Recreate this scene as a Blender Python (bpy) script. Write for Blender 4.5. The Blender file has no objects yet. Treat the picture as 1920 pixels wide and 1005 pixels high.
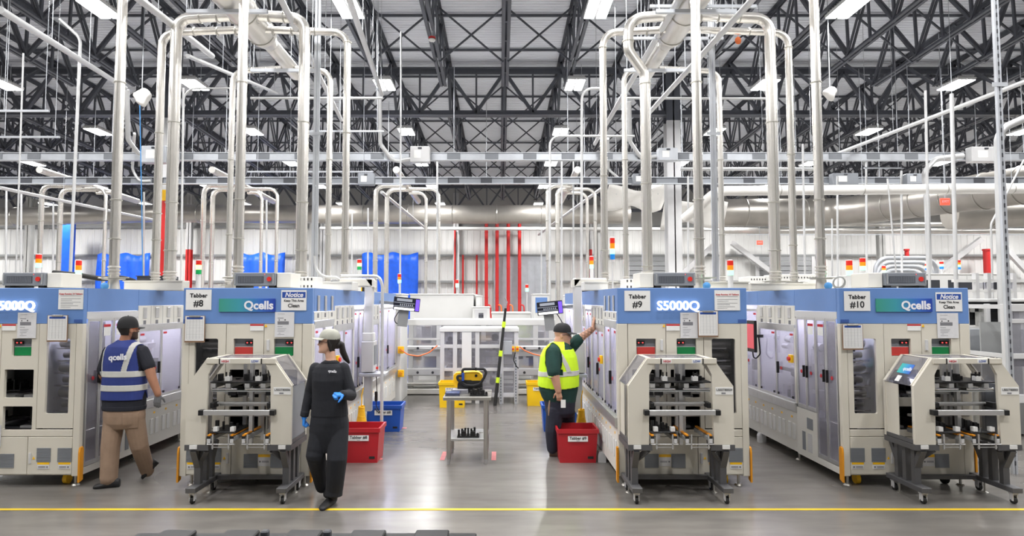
import bpy, bmesh, math, random
from mathutils import Vector, Matrix
from mathutils.bvhtree import BVHTree
PI = math.pi
SC = bpy.context.scene
COL = SC.collection
random.seed(7)

# ------------------------------------------------------------------ camera
F_PX, VPX, CY = 1180.0, 937.0, 502.5
PITCH = math.atan(61.5 / F_PX)
CAM_H = 2.0
cam_d = bpy.data.cameras.new('camera')
cam = bpy.data.objects.new('camera', cam_d); COL.objects.link(cam)
cam.location = (0, 0, CAM_H)
cam.rotation_euler = (PI / 2 + PITCH, 0, 0)
cam_d.sensor_width = 36.0
cam_d.lens = 36.0 * F_PX / 1920.0
cam_d.shift_x = (960.0 - VPX) / 1920.0
cam_d.clip_start, cam_d.clip_end = 0.05, 200
SC.camera = cam

# ------------------------------------------------------------------ world, exposure
world = bpy.data.worlds.new('world'); SC.world = world; world.use_nodes = True
world.node_tree.nodes['Background'].inputs[0].default_value = (0.9, 0.95, 1.0, 1)
world.node_tree.nodes['Background'].inputs[1].default_value = 0.25
SC.view_settings.view_transform = 'Standard'
SC.view_settings.look = 'None'
SC.view_settings.gamma = 1.0
SC.view_settings.use_curve_mapping = False
SC.view_settings.exposure = 0.0
LAMP_W = 215.0

# ------------------------------------------------------------------ helpers
def W(px, py, d):
    """point of the place that lies at depth d along the hall on this sight line"""
    u = (px - VPX) / F_PX; v = (CY - py) / F_PX
    c, s = math.cos(PITCH), math.sin(PITCH)
    dy = c - v * s
    k = d / dy
    return Vector((u * k, d, CAM_H + (s + v * c) * k))
def ground(px, py):
    u = (px - VPX) / F_PX; v = (CY - py) / F_PX
    c, s = math.cos(PITCH), math.sin(PITCH)
    k = -CAM_H / (s + v * c)
    return Vector((u * k, (c - v * s) * k, 0))
def lin(c):
    return tuple((x / 12.92 if x <= 0.04045 else ((x + 0.055) / 1.055) ** 2.4) for x in c)
def rgb(r, g, b): return lin((r / 255.0, g / 255.0, b / 255.0))

MATS = {}
def mat(name, col, rough=0.5, metal=0.0, emit=0.0, var=0.06, scale=3.0, bump=0.0, spec=0.5, stretch=None, ecol=None):
    m = bpy.data.materials.new(name); m.use_nodes = True
    nt = m.node_tree; b = nt.nodes['Principled BSDF']
    b.inputs['Roughness'].default_value = rough
    b.inputs['Metallic'].default_value = metal
    b.inputs['Specular IOR Level'].default_value = spec
    c4 = (*col, 1)
    b.inputs['Base Color'].default_value = c4
    if emit > 0:
        b.inputs['Emission Color'].default_value = (*(ecol or col), 1)
        b.inputs['Emission Strength'].default_value = emit
    if var > 0 or bump > 0:
        tc = nt.nodes.new('ShaderNodeTexCoord'); n = nt.nodes.new('ShaderNodeTexNoise')
        n.inputs['Scale'].default_value = scale; n.inputs['Detail'].default_value = 3
        mp = nt.nodes.new('ShaderNodeMapping')
        if stretch: mp.inputs['Scale'].default_value = stretch
        nt.links.new(tc.outputs['Object'], mp.inputs[0]); nt.links.new(mp.outputs[0], n.inputs[0])
        r = nt.nodes.new('ShaderNodeMapRange')
        r.inputs[1].default_value = 0.3; r.inputs[2].default_value = 0.7
        r.inputs[3].default_value = 1 - var; r.inputs[4].default_value = 1 + var
        nt.links.new(n.outputs[0], r.inputs[0])
        mx = nt.nodes.new('ShaderNodeMix'); mx.data_type = 'RGBA'; mx.blend_type = 'MULTIPLY'
        mx.inputs[0].default_value = 1; mx.inputs[6].default_value = c4
        nt.links.new(r.outputs[0], mx.inputs[7]); nt.links.new(mx.outputs[2], b.inputs['Base Color'])
        if bump > 0:
            bp = nt.nodes.new('ShaderNodeBump'); bp.inputs['Strength'].default_value = bump; bp.inputs['Distance'].default_value = 0.02
            nt.links.new(n.outputs[0], bp.inputs['Height']); nt.links.new(bp.outputs[0], b.inputs['Normal'])
    MATS[name] = m
    return m
def glass(name, tint=(0.9, 0.9, 0.95), refl=0.12, rough=0.05, haze=0.0):
    m = bpy.data.materials.new(name); m.use_nodes = True; nt = m.node_tree
    nt.nodes.remove(nt.nodes['Principled BSDF']); out = nt.nodes['Material Output']
    t = nt.nodes.new('ShaderNodeBsdfTransparent'); t.inputs[0].default_value = (*tint, 1)
    g = nt.nodes.new('ShaderNodeBsdfGlossy'); g.inputs['Roughness'].default_value = rough
    x = nt.nodes.new('ShaderNodeMixShader'); x.inputs[0].default_value = refl
    if haze:                                                  # scuffed acrylic scatters a little
        df = nt.nodes.new('ShaderNodeBsdfDiffuse'); df.inputs[0].default_value = (.80, .79, .90, 1)
        x2 = nt.nodes.new('ShaderNodeMixShader'); x2.inputs[0].default_value = haze
        nt.links.new(t.outputs[0], x2.inputs[1]); nt.links.new(df.outputs[0], x2.inputs[2]); t = x2
    nt.links.new(t.outputs[0], x.inputs[1]); nt.links.new(g.outputs[0], x.inputs[2]); nt.links.new(x.outputs[0], out.inputs[0])
    MATS[name] = m
    return m
def ramp_mat(name, axis, stops, lo, hi, rough=0.5, emit=0.0):
    """print whose colour runs along one object axis"""
    m = bpy.data.materials.new(name); m.use_nodes = True; nt = m.node_tree; b = nt.nodes['Principled BSDF']
    tc = nt.nodes.new('ShaderNodeTexCoord'); sp = nt.nodes.new('ShaderNodeSeparateXYZ')
    nt.links.new(tc.outputs['Object'], sp.inputs[0])
    r = nt.nodes.new('ShaderNodeMapRange'); r.inputs[1].default_value = lo; r.inputs[2].default_value = hi
    nt.links.new(sp.outputs[axis], r.inputs[0])
    cr = nt.nodes.new('ShaderNodeValToRGB'); nt.links.new(r.outputs[0], cr.inputs[0])
    e = cr.color_ramp.elements
    e[0].position, e[0].color = stops[0][0], (*stops[0][1], 1)
    e[1].position, e[1].color = stops[-1][0], (*stops[-1][1], 1)
    for p, c in stops[1:-1]:
        q = e.new(p); q.color = (*c, 1)
    nt.links.new(cr.outputs[0], b.inputs['Base Color']); b.inputs['Roughness'].default_value = rough
    if emit:
        nt.links.new(cr.outputs[0], b.inputs['Emission Color']); b.inputs['Emission Strength'].default_value = emit
    MATS[name] = m
    return m

class MB:
    """collects shapes for ONE mesh object"""
    def __init__(s): s.v = []; s.f = []; s.m = []; s.cur = 0
    def _add(s, vs, fs):
        o = len(s.v); s.v.extend([tuple(p) for p in vs])
        for f in fs: s.f.append(tuple(i + o for i in f)); s.m.append(s.cur)
        return s
    def box(s, x0, x1, y0, y1, z0, z1, c=0.0):
        if x0 > x1: x0, x1 = x1, x0
        if y0 > y1: y0, y1 = y1, y0
        if z0 > z1: z0, z1 = z1, z0
        if c <= 0:
            vs = [(x, y, z) for z in (z0, z1) for y in (y0, y1) for x in (x0, x1)]
            return s._add(vs, [(0, 2, 3, 1), (4, 5, 7, 6), (0, 1, 5, 4), (2, 6, 7, 3), (0, 4, 6, 2), (1, 3, 7, 5)])
        c = min(c, (x1 - x0) * .45, (y1 - y0) * .45, (z1 - z0) * .45)
        vs = []; idx = {}
        for ix in (0, 1):
            for iy in (0, 1):
                for iz in (0, 1):
                    X, Y, Z = (x0, x1)[ix], (y0, y1)[iy], (z0, z1)[iz]
                    sx, sy, sz = (1, -1)[ix], (1, -1)[iy], (1, -1)[iz]
                    for a in range(3):
                        p = [X + sx * c, Y + sy * c, Z + sz * c]; p[a] = (X, Y, Z)[a]
                        idx[ix, iy, iz, a] = len(vs); vs.append(p)
        fs = []
        def q(l): fs.append(tuple(idx[k] for k in l))
        for i in (0, 1):
            q([(i, 0, 0, 0), (i, 1, 0, 0), (i, 1, 1, 0), (i, 0, 1, 0)])
            q([(0, i, 0, 1), (1, i, 0, 1), (1, i, 1, 1), (0, i, 1, 1)])
            q([(0, 0, i, 2), (1, 0, i, 2), (1, 1, i, 2), (0, 1, i, 2)])
        for i in (0, 1):
            for j in (0, 1):
                q([(i, j, 0, 0), (i, j, 1, 0), (i, j, 1, 1), (i, j, 0, 1)])
                q([(i, 0, j, 0), (i, 1, j, 0), (i, 1, j, 2), (i, 0, j, 2)])
                q([(0, i, j, 1), (1, i, j, 1), (1, i, j, 2), (0, i, j, 2)])
                for k in (0, 1): q([(i, j, k, 0), (i, j, k, 1), (i, j, k, 2)])
        return s._add(vs, fs)
    def cb(s, cx, cy, cz, sx, sy, sz, c=0.0):
        return s.box(cx - sx / 2, cx + sx / 2, cy - sy / 2, cy + sy / 2, cz - sz / 2, cz + sz / 2, c)
    def bar(s, a, b, w, h=None, up=(0, 0, 1)):
        """rectangular bar from a to b"""
        a, b = Vector(a), Vector(b); h = h or w
        t = (b - a).normalized(); u = Vector(up)
        if abs(t.dot(u)) > .98: u = Vector((0, 1, 0))
        r = t.cross(u).normalized(); u = r.cross(t)
        vs = [p + r * (w / 2 * i) + u * (h / 2 * j) for p in (a, b) for i, j in ((-1, -1), (1, -1), (1, 1), (-1, 1))]
        return s._add(vs, [(3, 2, 1, 0), (4, 5, 6, 7), (0, 1, 5, 4), (1, 2, 6, 5), (2, 3, 7, 6), (3, 0, 4, 7)])
    def tube(s, pts, r, n=10, cap=True, closed=False):
        """round tube along points; r may be a list"""
        P = [Vector(p) for p in pts]; m = len(P)
        R = r if isinstance(r, (list, tuple)) else [r] * m
        up = None; rings = []
        for i in range(m):
            if closed: t = P[(i + 1) % m] - P[i - 1]
            else: t = P[min(i + 1, m - 1)] - P[max(i - 1, 0)]
            if t.length < 1e-9: t = Vector((0, 0, 1))
            t.normalize()
            if up is None:
                up = Vector((0, 0, 1)) if abs(t.z) < .9 else Vector((1, 0, 0))
            up = up - t * up.dot(t)
            if up.length < 1e-6: up = t.orthogonal()
            up.normalize(); q = t.cross(up)
            rings.append([P[i] + (up * math.cos(2 * PI * k / n) + q * math.sin(2 * PI * k / n)) * R[i] for k in range(n)])
        vs = [p for rg in rings for p in rg]; fs = []
        for i in range(m if closed else m - 1):
            j = (i + 1) % m
            for k in range(n):
                fs.append((i * n + k, i * n + (k + 1) % n, j * n + (k + 1) % n, j * n + k))
        if cap and not closed:
            fs.append(tuple(range(n - 1, -1, -1))); fs.append(tuple((m - 1) * n + k for k in range(n)))
        return s._add(vs, fs)
    def cyl(s, a, b, r, n=12, r2=None):
        return s.tube([a, b], [r, r if r2 is None else r2], n)
    def ring(s, c, axis, R, r, n=20, k=6):
        c = Vector(c); a = Vector(axis).normalized(); u = a.orthogonal().normalized(); w = a.cross(u)
        return s.tube([c + (u * math.cos(2 * PI * i / n) + w * math.sin(2 * PI * i / n)) * R for i in range(n)], r, k, closed=True)
    def sphere(s, c, r, n=12, m=8, zs=(1, 1, 1)):
        vs = []; fs = []
        for i in range(m + 1):
            t = PI * i / m
            for k in range(n):
                a = 2 * PI * k / n
                vs.append((c[0] + r * zs[0] * math.sin(t) * math.cos(a), c[1] + r * zs[1] * math.sin(t) * math.sin(a), c[2] + r * zs[2] * math.cos(t)))
        for i in range(m):
            for k in range(n):
                fs.append((i * n + k, i * n + n + k, i * n + n + (k + 1) % n, i * n + (k + 1) % n))
        return s._add(vs, fs)
    def prism(s, poly, a0, a1, axis='y'):
        """polygon (p,q) extruded along an axis"""
        n = len(poly)
        def P(p, q, a):
            return {'y': (p, a, q), 'x': (a, p, q), 'z': (p, q, a)}[axis]
        vs = [P(p, q, a0) for p, q in poly] + [P(p, q, a1) for p, q in poly]
        fs = [tuple(range(n)), tuple(range(2 * n - 1, n - 1, -1))]
        for i in range(n):
            j = (i + 1) % n; fs.append((i, i + n, j + n, j))
        return s._add(vs, fs)
    def plate(s, x0, x1, z0, z1, hole, y0, y1, rad=0.02, k=4, axis='y'):
        """rectangular plate with one rounded hole (hx0,hx1,hz0,hz1)"""
        hx0, hx1, hz0, hz1 = hole
        inn = []; out = []
        for (cx, cz, a0, ox, oz) in ((hx1 - rad, hz1 - rad, 0, x1, z1), (hx0 + rad, hz1 - rad, PI / 2, x0, z1),
                                     (hx0 + rad, hz0 + rad, PI, x0, z0), (hx1 - rad, hz0 + rad, 1.5 * PI, x1, z0)):
            for i in range(k + 1):
                a = a0 + PI / 2 * i / k
                inn.append((cx + rad * math.cos(a), cz + rad * math.sin(a))); out.append((ox, oz))
        n = len(inn)
        def P(p, q, a):
            return {'y': (p, a, q), 'x': (a, p, q)}[axis]
        vs = [P(p[0], p[1], y) for y in (y0, y1) for p in inn] + [P(p[0], p[1], y) for y in (y0, y1) for p in out]
        fs = []
        for i in range(n):
            j = (i + 1) % n
            same = out[i] == out[j]
            if same:
                fs.append((i, j, 2 * n + i)); fs.append((n + j, n + i, 3 * n + i))
            else:
                fs.append((i, j, 2 * n + j, 2 * n + i)); fs.append((n + j, n + i, 3 * n + i, 3 * n + j))
                fs.append((2 * n + i, 2 * n + j, 3 * n + j, 3 * n + i))
            fs.append((j, i, n + i, n + j))
        return s._add(vs, fs)
    def mesh(s, name, mats, smooth=None):
        me = bpy.data.meshes.new(name)
        me.from_pydata(s.v, [], s.f)
        if not isinstance(mats, (list, tuple)): mats = [mats]
        for m in mats: me.materials.append(MATS[m] if isinstance(m, str) else m)
        if len(mats) > 1: me.polygons.foreach_set('material_index', s.m)
        bm = bmesh.new(); bm.from_mesh(me); bmesh.ops.recalc_face_normals(bm, faces=bm.faces); bm.to_mesh(me); bm.free()
        if smooth:
            me.polygons.foreach_set('use_smooth', [True] * len(me.polygons))
            me.set_sharp_from_angle(angle=math.radians(smooth))
        me.update()
        return me
    def build(s, name, mats, parent=None, smooth=None, loc=None, label=None):
        o = bpy.data.objects.new(name, s.mesh(name, mats, smooth)); COL.objects.link(o)
        if parent is not None: o.parent = parent
        if loc is not None: o.location = loc
        if label: o['label'] = label
        return o

def tag(o, label, cat, group=None, kind=None):
    o['label'] = label; o['category'] = cat
    if group: o['group'] = group
    if kind: o['kind'] = kind
    return o
def thing(name, label, cat, loc=(0, 0, 0), rz=0.0, group=None):
    o = bpy.data.objects.new(name, None); COL.objects.link(o)
    o.empty_display_size = 0.1
    o.location = loc; o.rotation_euler = (0, 0, rz)
    return tag(o, label, cat, group)
def struct(name, mb, m, label, parent=None, smooth=None):
    o = mb.build(name, m, parent, smooth)
    if parent is None: o['kind'] = 'structure'; o['label'] = label; o['category'] = 'building part'
    return o
KIDS = {}
def kids(o): return [c for c in bpy.data.objects if c.parent == o]
def dup(root, loc=None, rz=None, label=None, group=None, name=None, scale=None):
    def rec(o, par):
        c = o.copy(); COL.objects.link(c); c.parent = par
        for k in o.children: rec(k, c)
        return c
    r = rec(root, None)
    if loc is not None: r.location = loc
    if rz is not None: r.rotation_euler = (0, 0, rz)
    if scale is not None: r.scale = scale
    if label: r['label'] = label
    if group: r['group'] = group
    return r
def inst(src, parent, loc=None, rot=None, name=None):
    c = src.copy(); COL.objects.link(c); c.parent = parent
    if name: c.name = name
    if loc is not None: c.location = loc
    if rot is not None: c.rotation_euler = rot
    return c
def fillet(pts, rad, k=6):
    """polyline with rounded corners"""
    P = [Vector(p) for p in pts]; out = [P[0]]
    for i in range(1, len(P) - 1):
        a, b, c = P[i - 1], P[i], P[i + 1]
        u = (a - b); w = (c - b); lu, lw = u.length, w.length
        if lu < 1e-6 or lw < 1e-6: continue
        u /= lu; w /= lw
        ang = u.angle(w)
        if ang > PI - .02: out.append(b); continue
        t = min(rad / math.tan(ang / 2), lu * .49, lw * .49); r = t * math.tan(ang / 2)
        ce = b + (u + w).normalized() * (r / math.sin(ang / 2))
        s0 = b + u * t - ce; s1 = b + w * t - ce
        tot = s0.angle(s1); ax = s0.cross(s1).normalized()
        for j in range(k + 1):
            out.append(ce + Matrix.Rotation(tot * j / k, 3, ax) @ s0)
    out.append(P[-1])
    return out
def text_mesh(body, size, thick=0.0, bold=0.0, align='CENTER', shear=0.0, space=1.0):
    cu = bpy.data.curves.new('lettering', 'FONT'); cu.body = body; cu.size = size
    cu.align_x = align; cu.align_y = 'CENTER'; cu.extrude = thick; cu.offset = bold; cu.shear = shear
    cu.space_character = space; cu.resolution_u = 3
    o = bpy.data.objects.new('lettering', cu); COL.objects.link(o)
    dg = bpy.context.evaluated_depsgraph_get(); dg.update()
    me = bpy.data.meshes.new_from_object(o.evaluated_get(dg))
    bpy.data.objects.remove(o); bpy.data.curves.remove(cu)
    return me
TXT = {}
def text(name, body, size, m, parent, loc, rot=(PI / 2, 0, 0), thick=0.0008, bold=0.0, align='CENTER', shear=0.0, space=1.0):
    key = (body, size, m, thick, bold, align, shear, space)
    if key not in TXT:
        me = text_mesh(body, size, thick, bold, align, shear, space)
        me.materials.clear(); me.materials.append(MATS[m]); TXT[key] = me
    o = bpy.data.objects.new(name, TXT[key]); COL.objects.link(o)
    o.parent = parent; o.location = loc; o.rotation_euler = rot
    return o

# ------------------------------------------------------------------ materials
mat('beige', rgb(212, 207, 194), .42, var=.03, scale=1.5)
mat('white_panel', rgb(220, 218, 211), .4, var=.03, scale=1.5)
mat('white', rgb(222, 222, 220), .45, var=.02)
mat('white_frame', rgb(204, 204, 205), .35, var=.02)
mat('blue_panel', rgb(104, 140, 198), .4, var=.03)
mat('blue_line', rgb(60, 92, 160), .5, var=0)
mat('blue_trim', rgb(60, 100, 175), .5, var=0)
mat('paper', rgb(232, 232, 230), .7, var=.02, scale=20)
mat('paper_grey', rgb(216, 216, 218), .35, var=.03, scale=20)
mat('ink', rgb(30, 30, 34), .7, var=0)
mat('ink_grey', rgb(120, 120, 125), .7, var=0)
mat('ink_red', rgb(190, 40, 50), .7, var=0)
mat('ink_blue', rgb(35, 75, 160), .6, var=0)
mat('notice_white', rgb(235, 235, 240), .6, var=0)
mat('led_white', (1, 1, 1), .4, emit=1.3, var=0)
mat('strip_light', (.88, .86, 1.0), .4, emit=55.0, var=0)
mat('dark', rgb(38, 38, 42), .5, var=.1)
mat('black', rgb(20, 20, 22), .45, var=.1)
mat('black_soft', rgb(28, 28, 30), .7, var=.1)
mat('rubber', rgb(34, 34, 34), .75, var=.1)
mat('charcoal', rgb(84, 84, 86), .45, var=.06)
mat('grey_paint', rgb(150, 152, 152), .45, var=.04)
mat('unit_grey', rgb(128, 132, 138), .45, var=.05)
mat('unit_dark', rgb(58, 60, 66), .5, var=.05)
mat('alu', rgb(205, 205, 205), .33, metal=.75, var=.05, scale=8)
mat('steel', rgb(190, 188, 182), .32, metal=.85, var=.1, scale=2.5)
mat('stainless', rgb(238, 235, 229), .27, metal=.82, var=.12, scale=2.0, stretch=(1, 1, .35))
mat('duct', rgb(222, 219, 214), .33, metal=.75, var=.14, scale=1.2)
mat('duct_grey', rgb(184, 180, 173), .38, metal=.65, var=.16, scale=.8)
mat('galv', rgb(196, 200, 206), .42, metal=.45, var=.08)
mat('conduit', rgb(206, 207, 208), .42, metal=.35, var=.05)
mat('chrome', rgb(225, 225, 228), .15, metal=1.0, var=0)
mat('truss', rgb(84, 87, 95), .55, var=.08)
mat('red_paint', rgb(200, 44, 44), .4, var=.05)
mat('red_bin', rgb(178, 30, 40), .4, var=.06)
mat('blue_bin', rgb(30, 84, 178), .4, var=.06)
mat('yellow_bin', rgb(246, 200, 20), .4, var=.05)
mat('yellow', rgb(252, 196, 24), .45, var=.04)
mat('orange_guard', rgb(226, 150, 26), .45, var=.05)
mat('orange', rgb(238, 120, 60), .5, var=0)
mat('amber', rgb(245, 160, 40), .5, var=.1)
mat('green_plate', rgb(10, 130, 70), .4, var=.05)
mat('red_plate', rgb(196, 62, 56), .4, var=.05)
mat('red_button', rgb(215, 50, 40), .35, var=0)
mat('tarp', rgb(26, 96, 226), .45, var=.1, scale=4, bump=.6)
mat('film', rgb(236, 234, 230), .5, var=.03)
mat('curtain', rgb(176, 180, 186), .35, var=.08)
mat('roller_door', rgb(150, 152, 154), .5, var=.04)
mat('tape_yellow', rgb(236, 196, 40), .5, var=.08)
mat('tape_red', rgb(206, 120, 120), .5, var=.15, scale=12)
mat('screen_dark', rgb(30, 32, 44), .25, emit=.15, var=0)
mat('screen_white', (1, 1, 1), .3, emit=1.0, var=0)
mat('screen_purple', rgb(110, 80, 230), .3, emit=.9, var=0)
mat('screen_grey', rgb(150, 155, 165), .3, emit=.35, var=0)
mat('screen_red', rgb(200, 70, 80), .3, emit=.5, var=0)
mat('screen_blue', rgb(90, 130, 210), .3, emit=.5, var=0)
mat('lamp_red', rgb(205, 40, 30), .35, emit=.25, var=0)
mat('lamp_amber', rgb(245, 140, 25), .35, emit=.3, var=0)
mat('lamp_amber_lit', (1.0, .75, .25), .35, emit=2.4, var=0)
mat('lamp_green', rgb(20, 150, 80), .35, emit=.25, var=0)
mat('lamp_green_lit', (.25, .95, .55), .35, emit=2.2, var=0)
mat('lamp_blue', rgb(30, 120, 200), .35, emit=.3, var=0)
mat('led_red', (1.0, .08, .08), .4, emit=1.2, var=0)
mat('led_green', (.1, 1.0, .4), .4, emit=2.5, var=0)
mat('diffuser', (1, 1, 1), .4, emit=14.0, var=0)
mat('wire_blue', rgb(60, 130, 190), .5, var=0)
mat('cell_blue', rgb(70, 90, 140), .3, var=.1)
mat('copper', rgb(205, 160, 140), .35, metal=.6, var=0)
mat('exit_red', rgb(235, 90, 70), .4, emit=1.0, var=0)
mat('clip_board', rgb(140, 110, 86), .6, var=.1)
MATS['diffuser'].cycles.emission_sampling = 'NONE'
for k in ('lamp_amber_lit', 'lamp_green_lit', 'led_red', 'led_green', 'screen_white', 'screen_purple', 'screen_grey', 'screen_red', 'screen_blue', 'screen_dark', 'lamp_red', 'lamp_amber', 'lamp_green', 'lamp_blue', 'exit_red'):
    MATS[k].cycles.emission_sampling = 'NONE'
glass('pane_mid', (.78, .78, .80), .12, .08, .12)
glass('pane', (.92, .91, .97), .10, .06, .16)
glass('pane_clear', (.86, .86, .89), .14, .06, .07)
glass('pane_dark', (.8, .8, .83), .06, .05)
ramp_mat('logo_sign', 0, [(0, rgb(62, 150, 130)), (.35, rgb(60, 150, 165)), (.75, rgb(55, 105, 190)), (1, rgb(30, 60, 160))], 0, .61)
ramp_mat('logo_small', 0, [(0, rgb(60, 190, 170)), (.5, rgb(50, 150, 200)), (1, rgb(35, 85, 190))], 0, .2)
# ================================================================== THE SETTING
SC.cycles.use_denoising = True
SC.cycles.use_adaptive_sampling = True; SC.cycles.adaptive_threshold = .025
SC.cycles.max_bounces = 7; SC.cycles.diffuse_bounces = 4; SC.cycles.glossy_bounces = 3; SC.cycles.transmission_bounces = 4; SC.cycles.transparent_max_bounces = 16
JX0, JS = 0.16, 1.876            # roof joists: first line and spacing
G1, BAY = 20.57, 16.88           # first girder in view, bay length
SL = 0.047                       # the roof falls away from the camera
def chord_z(d): return 8.70 - SL * (d - 13.9)      # bottom chord of the joists
JD = 1.5
# concrete floor
def floor_mat():
    m = bpy.data.materials.new('concrete'); m.use_nodes = True; nt = m.node_tree; b = nt.nodes['Principled BSDF']
    tc = nt.nodes.new('ShaderNodeTexCoord')
    n1 = nt.nodes.new('ShaderNodeTexNoise'); n1.inputs['Scale'].default_value = .35; n1.inputs['Detail'].default_value = 3; n1.inputs['Roughness'].default_value = .5
    n2 = nt.nodes.new('ShaderNodeTexNoise'); n2.inputs['Scale'].default_value = 2.5; n2.inputs['Detail'].default_value = 4
    mp = nt.nodes.new('ShaderNodeMapping'); mp.inputs['Scale'].default_value = (.6, 2.2, 1)
    nt.links.new(tc.outputs['Object'], n1.inputs[0]); nt.links.new(tc.outputs['Object'], mp.inputs[0]); nt.links.new(mp.outputs[0], n2.inputs[0])
    mx = nt.nodes.new('ShaderNodeMix'); mx.inputs[0].default_value = .45
    nt.links.new(n1.outputs[0], mx.inputs[2]); nt.links.new(n2.outputs[0], mx.inputs[3])
    cr = nt.nodes.new('ShaderNodeValToRGB'); nt.links.new(mx.outputs[0], cr.inputs[0])
    cr.color_ramp.elements[0].position = .2; cr.color_ramp.elements[0].color = (*rgb(88, 85, 82), 1)
    cr.color_ramp.elements[1].position = .8; cr.color_ramp.elements[1].color = (*rgb(138, 134, 129), 1)
    nt.links.new(cr.outputs[0], b.inputs['Base Color'])
    r = nt.nodes.new('ShaderNodeMapRange'); r.inputs[1].default_value = .35; r.inputs[2].default_value = .65; r.inputs[3].default_value = .19; r.inputs[4].default_value = .28
    nt.links.new(n1.outputs[0], r.inputs[0]); nt.links.new(r.outputs[0], b.inputs['Roughness'])
    b.inputs['Specular IOR Level'].default_value = .75
    MATS['concrete'] = m
floor_mat()
mat('deck', rgb(240, 243, 249), .5, metal=0, var=.03, scale=.6)
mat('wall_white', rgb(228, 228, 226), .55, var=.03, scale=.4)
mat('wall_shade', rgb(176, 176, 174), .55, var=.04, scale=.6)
HX0, HX1, HY0, HY1 = -46.0, 46.0, -12.0, 39.0
floor = struct('floor', MB().box(HX0, HX1, HY0, HY1, -.2, 0), 'concrete', 'polished grey concrete factory floor')

# walls of ribbed metal sheet
def ribbed(L, H, pitch=.4, dep=.028):
    """sheet in local x 0..L, z 0..H, ribs facing -y"""
    prof = []; n = int(L / pitch)
    for i in range(n):
        x = i * pitch
        prof += [(x, 0), (x + pitch * .62, 0), (x + pitch * .7, -dep), (x + pitch * .92, -dep)]
    prof += [(n * pitch, 0), (L + .02, 0)]
    m = MB(); vs = []; fs = []
    for k, (x, y) in enumerate(prof): vs += [(x, y, 0), (x, y, H)]
    for k in range(len(prof) - 1): fs.append((2 * k, 2 * k + 2, 2 * k + 3, 2 * k + 1))
    m._add(vs, fs)
    m.box(0, L, .02, .22, 0, H)
    return m
WH = 9.2
wb = struct('wall_back', ribbed(HX1 - HX0, WH), 'wall_white', 'white ribbed metal wall at the far end of the hall'); wb.location = (HX0, HY1, 0)
wl = struct('wall_left', ribbed(HY1 - HY0, 12, 1.2), 'wall_white', 'white ribbed metal wall along the left side'); wl.location = (HX0, HY0, 0); wl.rotation_euler = (0, 0, PI / 2)
wr = struct('wall_right', ribbed(HY1 - HY0, 12, 1.2), 'wall_white', 'white ribbed metal wall along the right side'); wr.location = (HX1, HY1, 0); wr.rotation_euler = (0, 0, -PI / 2)
wf = struct('wall_front', ribbed(HX1 - HX0, 12, 1.2), 'wall_white', 'white ribbed metal wall behind the camera'); wf.location = (HX1, HY0, 0); wf.rotation_euler = (0, 0, PI)
# girts, and a grey panel that paints in shade along the back wall's top
for zz, hh in ((W(937, 479, 38.8).z, .13), (W(937, 528, 38.8).z, .13), (W(937, 425, 38.8).z, .16)):
    MB().box(0, HX1 - HX0, -.22, -.06, zz - hh / 2, zz + hh / 2).build('girt', 'grey_paint', wb)
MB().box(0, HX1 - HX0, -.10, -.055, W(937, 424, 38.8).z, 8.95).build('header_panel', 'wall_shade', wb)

# roof deck: real corrugations across the hall
def deck():
    m = MB(); pitch = .15; y = HY0; vs = []; fs = []
    zr = lambda d: chord_z(d) + JD + .09
    pts = []
    while y < HY1 + .2:
        for dy, dz in ((0, 0), (.055, 0), (.075, .04), (.13, .04)): pts.append((y + dy, zr(y + dy) + dz))
        y += pitch
    for (yy, z) in pts: vs += [(HX0, yy, z), (HX1, yy, z)]
    for k in range(len(pts) - 1): fs.append((2 * k, 2 * k + 2, 2 * k + 3, 2 * k + 1))
    m._add(vs, fs)
    m._add([(HX0, HY0, zr(HY0) + .25), (HX1, HY0, zr(HY0) + .25), (HX1, HY1, zr(HY1) + .25), (HX0, HY1, zr(HY1) + .25)], [(0, 1, 2, 3)])
    return m
ceil = struct('ceiling', deck(), 'deck', 'pale corrugated steel roof deck on dark open-web joists')

# roof joists (parts of the ceiling), double-angle chords with web members
SPAN = BAY
ANG = -math.atan(SL)
cho = MB()
for z0, w0, w1 in ((0, 0, SPAN), (-JD, 1.2, SPAN - 1.6)):
    for s in (-1, 1):
        cho.box(s * .025, s * .105, w0, w1, z0 - .012, z0 + .002 if z0 == 0 else z0 + .012)
        cho.box(s * .025, s * .04, w0, w1, z0 - (.1 if z0 == 0 else 0), z0 + (0 if z0 == 0 else .1))
for a, b in ((0, 1.2), (SPAN, SPAN - 1.6)):
    cho.bar((0, a, -.05), (0, b, -JD + .05), .09, .07)
chord_me = cho.mesh('roof_joist', 'truss')
NP = 7; y_a, y_b = 1.2, SPAN - 1.6; pl = (y_b - y_a) / NP
web_list = []
for i in range(NP):
    b0 = y_a + i * pl; mid = b0 + pl / 2; b1 = b0 + pl
    web_list += [((b0, -JD + .05), (mid, -.05), .10), ((mid, -.05), (b1, -JD + .05), .10), ((b1, -JD), (b1, -.02), .055)] if i < NP - 1 else [((b0, -JD + .05), (mid, -.05), .10), ((mid, -.05), (b1, -JD + .05), .10)]
    web_list.append(((mid, -JD), (mid, -.02), .05))
def web_bar(w):
    m = MB(); (ya, za), (yb, zb), t = w
    if t > .08:
        for s in (-1, 1): m.bar((s * .045, ya, za), (s * .045, yb, zb), .045, .06)
    else: m.bar((0, ya, za), (0, yb, zb), t, t * 1.4)
    return m
web_me = [web_bar(w).mesh('web', 'truss') for w in web_list]
allw = MB()
for w in web_list:
    q = web_bar(w); allw._add(q.v, q.f)
allw_me = allw.mesh('web', 'truss')
njw = 0
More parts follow.
